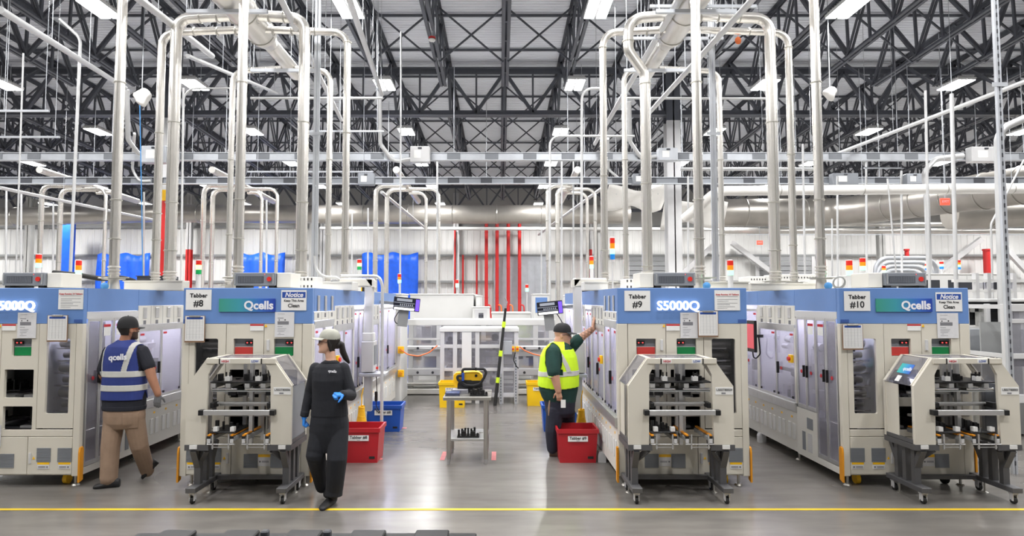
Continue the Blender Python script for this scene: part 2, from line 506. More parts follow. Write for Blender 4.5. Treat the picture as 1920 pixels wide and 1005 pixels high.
for span, kmax in ((0, 10), (1, 17)):
    y0 = G1 + (span - 1) * BAY
    for k in range(-kmax, kmax + 1):
        x = JX0 + JS * k
        if not (HX0 + .3 < x < HX1 - .3): continue
        j = bpy.data.objects.new('roof_joist', chord_me); COL.objects.link(j); j.parent = ceil
        j.location = (x, y0, chord_z(y0) + JD + .07); j.rotation_euler = (ANG, 0, 0)
        single = span == 0 and abs(k) <= 6
        if single and njw + len(web_me) <= 300:
            for wme, wl_ in zip(web_me, web_list):
                if wl_[1][0] < 7.5: continue                     # outside the view overhead: joined below
                w = bpy.data.objects.new('web', wme); COL.objects.link(w); w.parent = j; njw += 1
            q = MB()
            for wl_ in web_list:
                if wl_[1][0] < 7.5: r_ = web_bar(wl_); q._add(r_.v, r_.f)
            w = q.build('web', 'truss', j); w['kind'] = 'stuff'
        else:
            w = bpy.data.objects.new('web', allw_me); COL.objects.link(w); w.parent = j; w['kind'] = 'stuff'
# girders
def girder(Y, kmax, bays):
    zt = chord_z(Y) + JD - .18; zb = zt - 1.58
    g = MB(); x0, x1 = max(HX0 + .1, JX0 - JS * kmax), min(HX1 - .1, JX0 + JS * kmax)
    for s in (-1, 1):
        g.box(x0, x1, Y + s * .02, Y + s * .17, zt - .015, zt + .005); g.box(x0, x1, Y + s * .02, Y + s * .045, zt - .17, zt)
        g.box(x0, x1, Y + s * .02, Y + s * .17, zb - .015, zb + .015); g.box(x0, x1, Y + s * .02, Y + s * .045, zb, zb + .17)
    go = g.build('roof_girder', 'truss', ceil)
    for k in range(-bays, bays):
        xa = JX0 + JS * k; xm = xa + JS / 2; xb = xa + JS
        MB().bar((xa, Y, zt - .1), (xm, Y, zb + .1), .10, .12, (0, 1, 0)).build('web', 'truss', go)
        MB().bar((xm, Y, zb + .1), (xb, Y, zt - .1), .10, .12, (0, 1, 0)).build('web', 'truss', go)
        MB().bar((xm, Y, zb), (xm, Y, zt), .06, .06, (0, 1, 0)).build('web', 'truss', go)
    return zb
zb1 = girder(G1, 24, 10)
zb2 = girder(G1 + BAY, 24, 17)
# bridging between the joists
xb = MB()
for a, b in ((0, -JD), (-JD, 0)): xb.bar((0.06, 0, a), (JS - .06, .03 if a == 0 else -.03, b), .045, .045)
xb_me = xb.mesh('cross_bridging', 'truss')
hb_me = MB().box(-JS * 24, JS * 24, -.03, .03, -.03, .03).mesh('bridging_bar', 'truss')
for d, kk in ((17.0, 9), (22.6, 12), (25.6, 13), (28.8, 14), (32.0, 15), (35.0, 16)):
    for k in range(-kk, kk):
        o = bpy.data.objects.new('cross_bridging', xb_me); COL.objects.link(o); o.parent = ceil
        o.location = (JX0 + JS * k, d, chord_z(d) + JD + .02)
for d in (15.2, 17.4, 19.6, 21.7, 23.6, 26.4, 29.5, 31.8, 34, 36.5):
    o = bpy.data.objects.new('bridging_bar', hb_me); COL.objects.link(o); o.parent = ceil; o.location = (JX0, d, chord_z(d) + JD + .02)

# columns
def column(x, y, w, ztop, bands, label, dark_from=None):
    t = thing('column', label, 'column', (x, y, 0)); t['kind'] = 'structure'
    def seg(name, z0, z1, m):
        q = MB()
        q.box(-w / 2, w / 2, -w / 2, -w / 2 + .03, z0, z1); q.box(-w / 2, w / 2, w / 2 - .03, w / 2, z0, z1); q.box(-.02, .02, -w / 2, w / 2, z0, z1)
        q.box(-w / 2 + .01, w / 2 - .01, -w / 2 + .1, -w / 2 + .12, z0, z1)
        q.build(name, m, t)
    for name, z0, z1, m in bands: seg(name, z0, z1, m)
    return t
zc = lambda py: W(308, py, G1).z
column(W(308, 400, G1).x, G1, .42, 0, [('red_base', 0, zc(378), 'red_paint'), ('yellow_band', zc(378), zc(358), 'yellow'), ('shaft', zc(358), zc(224), 'white_frame'), ('head', zc(224), zb1 + 1.5, 'truss')],
       'white steel column with red lower part and yellow band, left side')
column(W(1262, 400, G1).x, G1, .45, 0, [('shaft', 0, zc(229), 'white_frame'), ('head', zc(229), zb1 + 1.5, 'truss')], 'plain white steel column rising behind the third tabber machine')
for px, red in ((55, 0), (587, 0), (1119, 0), (1651, 0)):
    p = W(px, 450, G1 + BAY)
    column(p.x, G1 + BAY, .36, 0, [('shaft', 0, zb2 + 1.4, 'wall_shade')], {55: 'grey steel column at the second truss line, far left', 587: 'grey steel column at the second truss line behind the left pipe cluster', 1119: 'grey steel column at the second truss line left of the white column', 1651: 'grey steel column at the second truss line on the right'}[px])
for px, lab in ((355, 'white wall column with red painted base left of the pipe cluster'), (1105, 'white wall column with red painted base right of the red pipes')):
    p = W(px, 468, 38.3)
    column(p.x, 38.3, .3, 0, [('red_base', 0, p.z, 'red_paint'), ('shaft', p.z, 8.6, 'white_frame')], lab)
for px, lab in ((606, 'white wall column between the two blue tarpaulins'), (855, 'white wall column left of the red fire pipes')):
    p = W(px, 468, 38.4)
    column(p.x, 38.4, .32, 0, [('shaft', 0, 8.6, 'white_frame')], lab)

# ------------------------------------------------------------------ high-bay lights
def in_frame(p, marg=0):
    c, s = math.cos(PITCH), math.sin(PITCH)
    y, z = p[1], p[2] - CAM_H
    dep = y * c + z * s
    if dep < .5: return False
    px = VPX + F_PX * p[0] / dep; py = CY - F_PX * (z * c - y * s) / dep
    return -marg < px < 1920 + marg and -marg < py < 1005 + marg
ORD = ['first', 'second', 'third', 'fourth', 'fifth', 'sixth', 'seventh', 'eighth', 'ninth', 'tenth', 'eleventh', 'twelfth', 'thirteenth', 'fourteenth', 'fifteenth']
hou = MB()
hou.box(-.27, .27, -.47, .47, .03, .08, .01)
for s in (-1, 1): hou.box(s * .02, s * .26, -.46, .46, .0, .04)
for i in range(9): hou.box(-.24, .24, -.42 + i * .1, -.405 + i * .1, .08, .13)
hou_me = hou.mesh('housing', 'white_frame')
dif_me = MB().box(-.115, .115, -.45, .45, -.02, .004, .015).mesh('diffuser', 'diffuser')
rod_me = MB().cyl((0, 0, .08), (0, 0, .62), .008, 6).mesh('hanger', 'galv')
row = 0
for r in range(-3, 6):
    d = 13.9 + 4.4 * r; zz = chord_z(d) - .12
    zz -= .05 * (abs(d - G1 - BAY) < 1.5 or abs(d - G1) < .8)
    xs = [2.22 + 5.63 * k for k in range(-7, 7)]
    if r < 0: xs = [x for x in xs if abs(x) < 15]
    elif r < 2: xs = [x for x in xs if abs(x) < 21]
    vis = [x for x in xs if in_frame((x, d, zz), 8)]
    if vis: row += 1
    for x in xs:
        if x in vis:
            lab = 'high bay light, %s from the left in the %s row of lights from the front' % (ORD[vis.index(x)], ORD[row - 1])
        else: lab = 'high bay light under the roof outside the picture'
        t = thing('high_bay_light', lab, 'ceiling light', (x, d, zz), 0, 'high bay lights under the roof')
        for nm, me, loc in (('housing', hou_me, None), ('diffuser', dif_me, (-.14, 0, 0)), ('diffuser', dif_me, (.14, 0, 0)), ('hanger', rod_me, (-.2, 0, 0)), ('hanger', rod_me, (.2, 0, 0))):
            if x not in vis and nm == 'hanger': continue
            o = bpy.data.objects.new(nm, me); COL.objects.link(o); o.parent = t
            if loc: o.location = loc
        ld = bpy.data.lights.get('high_bay') or bpy.data.lights.new('high_bay', 'AREA')
        ld.shape = 'RECTANGLE'; ld.size = .5; ld.size_y = .9; ld.energy = LAMP_W; ld.color = (1.0, .985, .97); ld.spread = math.radians(160)
        lo = bpy.data.objects.new('lamp', ld); COL.objects.link(lo); lo.parent = t; lo.location = (0, 0, -.03)
# yellow floor line
tag(MB().box(-14, 14, 6.125, 6.175, .001, .003).build('floor_line', 'tape_yellow'), 'thin yellow line painted across the floor in front of the machines', 'floor marking')
# ================================================================== TABBER MACHINES
YF = 6.86
MW = W(584, 720, YF).x - W(340, 720, YF).x          # machine width
ML = 5.5                                            # machine length
def lx(px): return W(px, 720, YF).x - W(340, 720, YF).x
def lz(py): return W(340, py, YF).z
ZT, ZB, ZS = lz(540), lz(607), lz(893)              # top, lower edge of the blue band, skirt

def mech(x0, x1, y0, y1, z0, z1, seed, n=16):
    """bits of machinery inside a cell"""
    r = random.Random(seed); m = MB()
    for i in range(n):
        m.cur = r.choice((0, 0, 0, 1, 1, 2, 3))
        cx, cy, cz = r.uniform(x0, x1), r.uniform(min(y0 + .1, y1), max(y1 - .1, y0)), z0 + (z1 - z0) * r.random() ** 1.6
        k = r.random()
        if k < .45: m.cb(cx, cy, cz, r.uniform(.04, .16), r.uniform(.04, .2), r.uniform(.03, .22))
        elif k < .7: m.cyl((cx, cy - .08, cz), (cx, cy + .08, cz), r.uniform(.02, .05), 10)
        elif k < .85: m.cyl((cx, cy, z0), (cx, cy, cz), .018, 8)
        else: m.cb(cx, (y0 + y1) / 2, cz, .05, (y1 - y0) * .8, .04)
    return m
MECHM = ['alu', 'white_frame', 'grey_paint', 'dark']

def tabber(px0, mirror, side, label, sign):
    X0 = W(px0, 720, YF).x
    t = thing('tabber_machine', label, 'machine', (X0, YF, 0))
    def part(name, mb, m, par=None, smooth=None, lab=None):
        if mirror: mb.v = [(MW - x, y, z) for x, y, z in mb.v]
        return mb.build(name, m, par or t, smooth, None, lab)
    mx = (lambda x: MW - x) if mirror else (lambda x: x)
    # ---- front
    part('base_rail', MB().box(.03, MW - .03, .045, ML - .05, ZS, ZS + .03).box(.1, MW - .1, .2, ML - .2, ZS - .02, ZS), 'beige')
    part('header_panel', MB().box(0, MW, 0, .06, ZB, ZT, .004), 'blue_panel', lab='blue header panel')
    part('top_plate', MB().box(.022, MW - .022, .062, ML - .022, ZT - .03, ZT - .005), 'white_panel')
    part('corner_post', MB().box(0, lx(353) - .003, 0, .06, ZS, ZB, .004), 'beige')
    part('corner_post', MB().box(lx(565) + .003, MW, 0, .06, ZS, ZB, .004), 'beige')
    wh = (lx(363), lx(407), lz(776), lz(635))
    win = part('window_panel', MB().plate(lx(353), lx(422) - .003, lz(803), ZB, wh, .002, .04, .02), 'beige')
    part('window_pane', MB().box(wh[0] - .01, wh[1] + .01, .03, .036, wh[2] - .01, wh[3] + .01), 'pane_dark', win)
    for (a, b, ha, hb, lit) in ((422, 493, 436, 473, 'green_plate' if mirror else 'red_plate'), (493, 565, 512, 549, 'red_plate' if mirror else 'green_plate')):
        p = part('front_panel', MB().plate(lx(a) + .003, lx(b) - .003, lz(690), ZB, (lx(ha), lx(hb), lz(668), lz(635)), .004, .04, .008), 'beige')
        part('recess', MB().box(lx(ha) - .01, lx(hb) + .01, .05, .06, lz(672), lz(633)), 'unit_grey', p)
        part('colour_plate', MB().box(lx(ha + 1), lx(hb - 2), .026, .036, lz(667), lz(651), .003), lit, p, lab='red status plate' if lit[0] == 'r' else 'green status plate')
        part('plate_frame', MB().box(lx(ha + .3), lx(hb - 1.3), .036, .042, lz(668), lz(650)), 'white_frame', p)
        part('counter', MB().box(lx(ha + 20), lx(ha + 36), .034, .048, lz(646), lz(640)), 'black', p)
        part('counter_led', MB().box(lx(ha + 22.5), lx(ha + 25), .030, .034, lz(644), lz(642)).box(lx(ha + 30), lx(ha + 32.5), .030, .034, lz(644), lz(642)), 'led_red', p)
        for zz0, zz1 in ((746, 693), (805, 762)):
            part('opening_frame', MB().plate(lx(a) + .003, lx(b) - .003, lz(zz0 + (8 if zz0 < 780 else 0)), lz(zz1 - (3 if zz0 < 780 else 8)), (lx(a + 8), lx(b - 8), lz(zz0), lz(zz1)), .004, .04, .008), 'beige')
    part('panel_latch', MB().box(lx(499), lx(504), -.012, .006, lz(657), lz(637), .002), 'white_frame')
    part('rail_panel', MB().box(lx(353), lx(565), .0, .04, lz(819) + .003, lz(805) - .003, .003), 'beige')
    d1 = part('lower_door', MB().box(lx(353), lx(436) - .003, 0, .04, ZS + .02, lz(819) - .002, .003), 'beige')
    d2 = part('lower_door', MB().box(lx(436) + .003, lx(565), 0, .04, ZS + .02, lz(819) - .002, .003), 'beige')
    for dd, cs in ((d1, ((366, 853), (405, 853))), (d2, ((473, 864), (523, 864)))):
        for cx, cy in cs:
            q = MB()
            for i in range(9): q.box(lx(cx - 13), lx(cx + 13), -.006, 0, lz(cy + 13) + i * .0168, lz(cy + 13) + i * .0168 + .009)
            part('vent_grille', q.box(lx(cx - 13), lx(cx + 13), -.003, 0, lz(cy + 13), lz(cy - 13)), 'unit_grey', dd)
    for dd, cx, cy in ((d1, 366, 873), (d1, 405, 873), (d2, 498, 863)):
        big = cy == 863
        part('warning_label', MB().box(lx(cx - 11), lx(cx + 11), -.004, 0, lz(cy + (11 if big else 6)), lz(cy + (-6 if big else -2))), 'paper_grey', dd)
        part('warning_band', MB().box(lx(cx - 11), lx(cx + 11), -.004, 0, lz(cy - (6 if big else 2)), lz(cy - (11 if big else 6))), 'yellow', dd)
        part('warning_print', MB().box(lx(cx - 4), lx(cx + 9), -.005, -.004, lz(cy + 4), lz(cy + 3)).box(lx(cx - 4), lx(cx + 9), -.005, -.004, lz(cy + 2), lz(cy + 1)).box(lx(cx - 9), lx(cx - 6), -.005, -.004, lz(cy + 4), lz(cy + 1)), 'ink_grey', dd)
    part('door_latch', MB().box(lx(428), lx(432), -.012, 0, lz(869), lz(849), .002), 'white_frame', d1)
    part('warning_triangle', MB().prism([(lx(421), lz(861)), (lx(426), lz(861)), (lx(423.5), lz(856))], -.003, 0), 'yellow', d1)
    part('safety_label', MB().box(lx(467), lx(492), -.003, .003, lz(620), lz(611)), 'paper', None)
    part('safety_band', MB().box(lx(467), lx(492), -.003, .003, lz(611), lz(608)), 'ink_red', None)
    part('warning_triangle', MB().prism([(lx(494), lz(613)), (lx(499), lz(613)), (lx(496.5), lz(608))], -.003, .002), 'yellow', None)
    part('maker_plate', MB().box(lx(341.5) if not mirror else lx(341.5), lx(357), -.004, 0, lz(605), lz(599)), 'blue_line')
    # inside behind the openings
    part('liner', MB().box(lx(424), lx(565), .75, .77, lz(804), lz(632)).box(lx(422) - .02, lx(422), .08, .76, ZS + .1, ZB).box(lx(424), lx(565), .04, .76, lz(808), lz(806)), 'dark')
    part('roller_liner', MB().box(lx(354), lx(420), .5, .52, lz(800), ZB).box(lx(354), lx(356), .05, .5, lz(800), ZB), 'unit_dark')
    for i in range(6):
        zz = lz(645 + i * 24)
        part('roller', MB().cyl((lx(360), .22 + .05 * (i % 2), zz), (lx(404), .22 + .05 * (i % 2), zz), .05 if i % 2 == 0 else .035, 14), 'steel', smooth=40)
        part('roller_shaft', MB().cyl((lx(358), .15, zz - .055), (lx(408), .15, zz - .055), .012, 8), 'chrome', smooth=40)
    for (ca, zz) in ((440, 738), (480, 738), (510, 738), (545, 738), (445, 797), (520, 797)):
        q = MB(); b = lz(zz)
        q.box(lx(ca), lx(ca + 18), .2, .55, b, b + .012)
        for i in range(4): q.box(lx(ca + 2 + i * 4), lx(ca + 4 + i * 4), .22 + .07 * (i % 3), .27 + .07 * (i % 3), b, b + .09 + .03 * (i % 2))
        part('fixture', q, 'black')
        part('fixture_rail', MB().box(lx(ca - 2), lx(ca + 22), .12, .7, b - .06, b - .03).cyl((lx(ca), .1, b - .08), (lx(ca + 20), .1, b - .08), .02, 10), 'alu')
    # bumpers, feet, castors
    for s in (0, 1):
        x = -.022 if s == 0 else MW + .002
        part('corner_guard', MB().prism([(-.012, .055), (.05, .075), (.05, .40), (.035, .43), (.0, .42), (-.012, .37)], x, x + .02, 'x'), 'orange_guard', lab='orange corner guard')
        for yy in (.1, 1.2, 2.3, 3.4, 4.5, 5.3):
            xx = .09 if s == 0 else MW - .09
            part('levelling_foot', MB().cyl((xx, yy, .018), (xx, yy, ZS - .0), .014, 8).cyl((xx, yy, 0), (xx, yy, .018), .045, 14, .03), 'steel', smooth=40)
        xx = .22 if s == 0 else MW - .22
        q = MB().cyl((xx - .022, .16, .055), (xx + .022, .16, .055), .055, 16)
        part('castor_wheel', q, 'yellow' if s == 0 else 'rubber', smooth=40)
    # ---- the side in view
    win_side = side == 'window'
    xs, sg = (0.0, -1) if win_side else (MW, 1)
    def sb(y0, y1, z0, z1, o0=0.0, o1=-.02, c=0):          # box on the side plane, o = outwards
        return MB().box(xs + sg * o0, xs + sg * o1, y0, y1, z0, z1, c)
    sect = [(.06, 1.04, 'tall4'), (1.04, 2.18, 'lit'), (2.18, 3.2, 'tall2'), (3.2, 4.3, 'lit'), (4.3, ML, 'tall2')] if win_side else \
           [(.06, .92, 'blue3'), (.92, 1.94, 'lit'), (1.94, 2.6, 'tall2'), (2.6, 3.8, 'lit'), (3.8, ML, 'tall2')]
    # inner wall, floor and roof of the cells, with strip lights
    xi = xs - sg * .62
    yw = .53 if win_side else .80
    part('cell_wall', MB().box(xi, xi - sg * .02, yw, ML - .03, .5, ZT - .04), 'white')
    if win_side: part('cell_wall', MB().box(lx(421) - .03, lx(421) - .02, .07, .5, .2, ZT - .04), 'white')
    else: part('cell_wall', MB().box(xs - sg * .10, xs - sg * .105, .07, yw, .5, ZT - .04).box(xs - sg * .105, xi, yw, yw + .01, .5, ZT - .04), 'white')
    part('cell_deck', MB().box(xi, xs - sg * .03, yw + .02, ML - .03, .60, .64), 'grey_paint')
    for i, (y0, y1, kind) in enumerate(sect):
        zb = 1.88 if kind in ('blue3', 'tall4') else 1.94
        part('blue_band', sb(y0 + .003, y1 - .003, zb, ZT, .0, -.02), 'blue_panel')
        part('cell_strip_light', MB().box(xs - sg * .04, xs - sg * .075, y0 + .08, y1 - .08, ZT - .29, ZT - .27), 'strip_light')
        part('cell_divider', MB().box(xs - sg * .03, xi + sg * .01, y1 - .012, y1 + .012 if y1 < ML else y1 - .025, .645, ZT - .05), 'white_frame')
        part('mechanism', mech(min(xi, xs - sg * .1) + .05, max(xi, xs - sg * .1) - .05, max(yw + .1, y0 + .08), y1 - .08, .66, 1.5, 31 * i + px0, 22), MECHM, smooth=40)['kind'] = 'stuff'
        if kind == 'tall4':
            dy = (y1 - y0 - .04) / 4
            part('door_head', sb(y0, y1, 1.80, zb - .004, .002, -.02), 'white_frame')
            for k in range(4):
                a = y0 + .02 + dy * k; lo = .20 if k < 2 else .70
                p = part('glass_door', MB().plate(a + .003, a + dy - .003, lo, 1.80, (a + .025, a + dy - .022, lo + .04, 1.77), xs, xs - sg * .02, .005, 2, 'x'), 'alu')
                part('pane', MB().box(xs - sg * .008, xs - sg * .013, a + .02, a + dy - .018, lo + .035, 1.775), 'pane', p)
                hz = 1.08
                part('handle', MB().box(xs + sg * .025, xs, a + (.03 if k % 2 else dy - .045), a + (.045 if k % 2 else dy - .03), hz, hz + .14), 'black', p)
                if k in (1, 2):
                    part('door_sticker', MB().box(xs + sg * .002, xs - sg * .001, a + .05, a + .17, 1.60, 1.70), 'paper', p)
                    part('sticker_band', MB().box(xs + sg * .003, xs - sg * .001, a + .05, a + .17, 1.70, 1.73), 'ink_red', p)
                part('warning_disc', MB().cyl((xs + sg * .003, a + dy * .5, 1.14), (xs - sg * .001, a + dy * .5, 1.14), .022, 14), 'ink_red', p)
            p = part('skirt_panel', sb(y0 + .02 + 2 * dy, y1, ZS + .05, .69, .002, -.02), 'white_panel')
            part('switch_plate', sb(y0 + 2.5 * dy, y0 + 3.1 * dy, .47, .6, .006, 0), 'unit_grey', p)
            part('vent_cover', sb(y0 + 2.6 * dy, y0 + 3.0 * dy, .2, .42, .008, 0), 'white_frame', p)
            part('vent_cover', sb(y0 + 3.3 * dy, y0 + 3.6 * dy, .2, .42, .008, 0), 'unit_grey', p)
            part('kick_rail', sb(y0, y1, ZS, .19, .004, -.03), 'white_panel')
        else:
            wtop = {'blue3': 1.74, 'lit': 1.66, 'tall2': 1.90}[kind]
            if kind != 'tall2':
                wz = 1.78 if kind == 'blue3' else 1.70
                hd = part('head_panel', sb(y0 + .003, y1 - .003, wz, zb - .003, .002, -.02), 'white_panel')
                nv = 3 if kind == 'blue3' else 4
                for k in range(nv):
                    yc = y0 + (y1 - y0) * (k + .5) / nv
                    v0, v1 = (1.885, 2.06) if kind == 'blue3' else (1.775, 1.915)
                    part('vent_strip', sb(yc - .04, yc + .04, v0, v1, .012, 0, .004), 'alu', hd)
                    part('small_label', sb(yc - .03, yc + .03, v0 - .075, v0 - .025, .004, 0), 'ink_grey', hd)
                    if k: part('panel_joint', sb(yc - (y1 - y0) / nv / 2 - .003, yc - (y1 - y0) / nv / 2 + .003, wz, zb - .003, .0035, 0), 'grey_paint', hd)
                part('window_head', sb(y0 + .02, y1 - .02, wtop - .02, wz - .004, .004, -.02), 'alu')
            ym = (y0 + y1) / 2
            for a, b in ((y0 + .03, ym), (ym, y1 - .03)):
                p = part('window_door', MB().plate(a + .002, b - .002, .73, wtop - .02, (a + .02, b - .02, .76, wtop - .05), xs, xs - sg * .02, .005, 2, 'x'), 'alu')
                part('pane', MB().box(xs - sg * .008, xs - sg * .013, a + .015, b - .015, .75, wtop - .045), 'pane', p)
                part('latch', MB().box(xs + sg * .012, xs, a + .05, a + .08, .77, .80).box(xs + sg * .012, xs, b - .08, b - .05, .77, .80), 'black', p)
                part('red_tag', sb(a + .04, a + .12, wtop - .10, wtop - .075, .003, -.001), 'ink_red', p)
            part('door_handle', sb(ym - .09, ym - .07, 1.05, 1.2, .03, 0), 'black')
            part('warning_disc', MB().cyl((xs + sg * .004, ym - .15, 1.12), (xs, ym - .15, 1.12), .022, 14), 'ink_red')
            part('jamb', sb(y0, y0 + .03, .7, wtop, .003, -.02), 'white_panel'); part('jamb', sb(y1 - .03, y1, .7, wtop, .003, -.02), 'white_panel')
            part('ledge', sb(y0, y1, .62, .73, .03, -.02, .004), 'alu')
            sk = part('skirt_panel', sb(y0 + .003, y1 - .003, ZS + .01, .615, .002, -.02), 'white_panel')
            n = 4 if (y1 - y0) > .9 else 3
            for k in range(n):
                yc = y0 + (y1 - y0) * (k + .5) / n
                for s2 in (-.06, .06): part('vent_cover', sb(yc + s2 - .035, yc + s2 + .035, .27, .47, .012, 0, .005), 'white', sk)
                part('small_label', sb(yc - .02, yc + .02, .53, .555, .004, 0), 'yellow', sk)
            if kind == 'lit':
                e = part('stop_box', sb(y0 + .06, y0 + .14, 1.22, 1.32, .035, 0, .004), 'yellow')
                part('stop_button', MB().cyl((xs + sg * .06, y0 + .10, 1.27), (xs + sg * .035, y0 + .10, 1.27), .026, 14), 'red_button', e)
    # far side and back closed with plain panels
    xo = MW - xs
    part('side_panel', MB().box(xo, xo - .02 if xo > .5 else xo + .02, .062, ML - .022, ZS + .035, ZT - .0), 'white_panel')
    part('back_panel', MB().box(0, MW, ML - .02, ML, ZS, ZT), 'white_panel')
    # sign on the header
    if sign == 'logo':
        s = MB().box(0, .61, -.012, 0, 0, .142).build('logo_sign', 'logo_sign', t); s.location = (lx(408), -.001, lz(584.5)); s['label'] = 'green to blue logo sign'
        text('sign_lettering', 'Qcells', .125, 'notice_white', t, (lx(483), -.0145, lz(573)), bold=.004)
    else:
        text('lit_lettering', 'S5000Q', .142, 'led_white', t, (lx(454) if px0 > 600 else lx(454.5), -.02, lz(574)), thick=.010, bold=.0018)['label'] = 'white lit letters'
    return t
M7 = tabber(-92, True, 'window', 'leftmost tabber machine with lit white model letters and no loading cart', 'led')
M8 = tabber(340, False, 'operator', 'blue and beige tabber machine 8 with logo sign beside the walking woman', 'logo')
M9 = tabber(1159, True, 'operator', 'blue and beige tabber machine 9 with lit white model letters and a loading cart', 'led')
M10 = tabber(1578, False, 'window', 'blue and beige tabber machine 10 with logo sign at the right', 'logo')
MX = {7: W(-92, 720, YF).x, 8: W(340, 720, YF).x, 9: W(1159, 720, YF).x, 10: W(1578, 720, YF).x}

# ---- machine 7 front: loading shuttle in place of a cart
p7 = lambda px, py, d=YF: W(px, py, d)
t = thing('loading_shuttle', 'pale steel bracket with twin cylinders on the front of the leftmost machine', 'bracket', (W(20, 850, YF).x, YF, 0))
bx = W(20, 850, YF).x
def bq(a, b, c, d, y0, y1): return MB().box(p7(a, 0).x - bx, p7(b, 0).x - bx, y0, y1, p7(0, d).z, p7(0, c).z, .003)
bq(-40, 36, 797, 838, -.03, -.003).build('back_plate', 'white_frame', t)
bq(-40, 30, 815, 824, -.09, -.03).build('shelf', 'white_frame', t)
bq(-2, 26, 824, 840, -.10, -.03).build('block', 'white', t)
for px in (4, 21): MB().box(p7(px - 3, 0).x - bx, p7(px + 3, 0).x - bx, -.103, -.10, p7(0, 837).z, p7(0, 826).z).build('slot', 'dark', t)
for px in (16, 33):
    MB().cyl((p7(px, 0).x - bx, -.04, p7(0, 797).z), (p7(px, 0).x - bx, -.04, p7(0, 783).z), .02, 12).build('cylinder', 'beige', t, 40)
MB().sphere((p7(20, 0).x - bx, -.06, p7(0, 812).z), .02).build('knob', 'black', t, 40)

WHICH = {7: 'the leftmost machine', 8: 'the machine behind the walking woman', 9: 'the machine right of the central aisle', 10: 'the rightmost machine'}
# ------------------------------------------------------------------ papers and signs on the machine fronts
def sheet(name, label, cat, rect, m, d=YF - .004, tilt=0, th=.002):
    x0, y0, x1, y1 = rect
    a = W(x0, y1, d); b = W(x1, y0, d)
    o = thing(name, label, cat, (a.x, d, a.z)); o.rotation_euler = (0, tilt, 0)
    w, h = b.x - a.x, b.z - a.z
    MB().box(0, w, -th, 0, 0, h).build('sheet', m, o)
    return o, w, h
def lines(o, w, h, rows, m='ink_grey', x0=.1, y=-.0028):
    q = MB()
    for (f0, f1, z, t) in rows: q.box(w * f0, w * f1, y, y + .0008, h * z - t / 2, h * z + t / 2)
    q.build('print', m, o)
def number_sign(n, rect):
    o, w, h = sheet('number_sign', 'white paper tabber number sign on ' + WHICH[n], 'sign', rect, 'paper')
    text('lettering', 'Tabber', .060, 'ink', o, (w * .5, -.003, h * .70), bold=.0022, space=1.08)
    text('lettering', '#%d' % n, .098, 'ink', o, (w * .5, -.003, h * .31), bold=.0018)
number_sign(8, (348, 543, 397, 581)); number_sign(9, (1171, 545, 1219, 583)); number_sign(10, (1583, 546, 1631, 583))
def notice(n, rect):
    o, w, h = sheet('notice_sign', 'Notice sign asking for a clean area on ' + WHICH[n], 'sign', rect, 'paper')
    MB().box(w * .04, w * .96, -.003, -.001, h * .62, h * .91).build('title_band', 'ink_blue', o)
    text('lettering', 'Notice', .07, 'notice_white', o, (w * .5, -.004, h * .76), bold=.0018, shear=.25)
    text('lettering', 'Keep This Area', .034, 'ink', o, (w * .5, -.003, h * .48), bold=.0006)
    text('lettering', 'Clean', .055, 'ink', o, (w * .5, -.003, h * .23), bold=.0012)
notice(8, (527, 544, 575, 582)); notice(10, (1755, 548, 1803, 584))
def running(n, rect):
    o, w, h = sheet('instruction_sign', 'paper sign with red heading on ' + WHICH[n], 'sign', rect, 'paper')
    text('lettering', 'Keep Running 10 Tabbers', .024, 'ink_red', o, (w * .5, -.003, h * .78), bold=.0005)
    lines(o, w, h, [(.08, .92, .68, .004), (.1, .9, .54, .004), (.1, .55, .46, .004), (.1, .9, .36, .004), (.1, .6, .28, .005), (.1, .8, .18, .004), (.1, .5, .1, .003)])
running(7, (109, 543, 157, 580)); running(9, (1340, 544, 1387, 582))
def clip(n, rect, tilt=0):
    x0, y0, x1, y1 = rect
    o, w, h = sheet('clipboard', 'clipboard with a ruled log sheet on ' + WHICH[n], 'clipboard', rect, 'clip_board', YF - .022, tilt, .006)
    MB().box(w * .03, w * .97, -.008, -.006, h * .06, h * .985).build('log_sheet', 'paper', o)
    MB().box(w * .1, w * .9, -.009, -.008, h * .87, h * .95).build('heading', 'ink_blue', o)
    q = MB()
    for i in range(13): q.box(w * .1, w * .9, -.0086, -.008, h * (.12 + i * .056), h * (.12 + i * .056) + .0012)
    for i in range(6): q.box(w * (.1 + i * .16), w * (.1 + i * .16) + .0012, -.0086, -.008, h * .12, h * .85)
    q.build('grid', 'ink_grey', o)
    MB().box(w * .22, w * .78, -.014, -.006, h * .955, h * 1.01, .002).cyl((w * .25, -.012, h * .95), (w * .75, -.012, h * .95), .004, 6).build('clip', 'steel', o)
clip(7, (88, 591, 128, 641)); clip(8, (346, 592, 385, 642)); clip(9, (1309, 583, 1346, 632)); clip(10, (1580, 608, 1617, 656))
def info(n, rect):
    o, w, h = sheet('instruction_sheet', 'sleeved instruction sheet taped to ' + WHICH[n], 'paper', rect, 'paper_grey')
    lines(o, w, h, [(.14, .5, .92, .003), (.14, .45, .76, .006), (.14, .4, .42, .004), (.14, .6, .34, .003), (.14, .55, .28, .003), (.14, .5, .22, .003), (.2, .3, .16, .003), (.14, .5, .1, .003)])
    MB().box(w * .14, w * .72, -.003, -.002, h * .5, h * .63).build('picture', 'ink_grey', o)
    MB().box(w * .2, w * .25, -.0035, -.003, h * .66, h * .7).box(w * .5, w * .56, -.0035, -.003, h * .66, h * .71).build('arrows', 'ink', o)
info(7, (32, 586, 69, 634)); info(8, (515, 585, 552, 632)); info(9, (1276, 586, 1308, 634)); info(10, (1758, 587, 1796, 634))
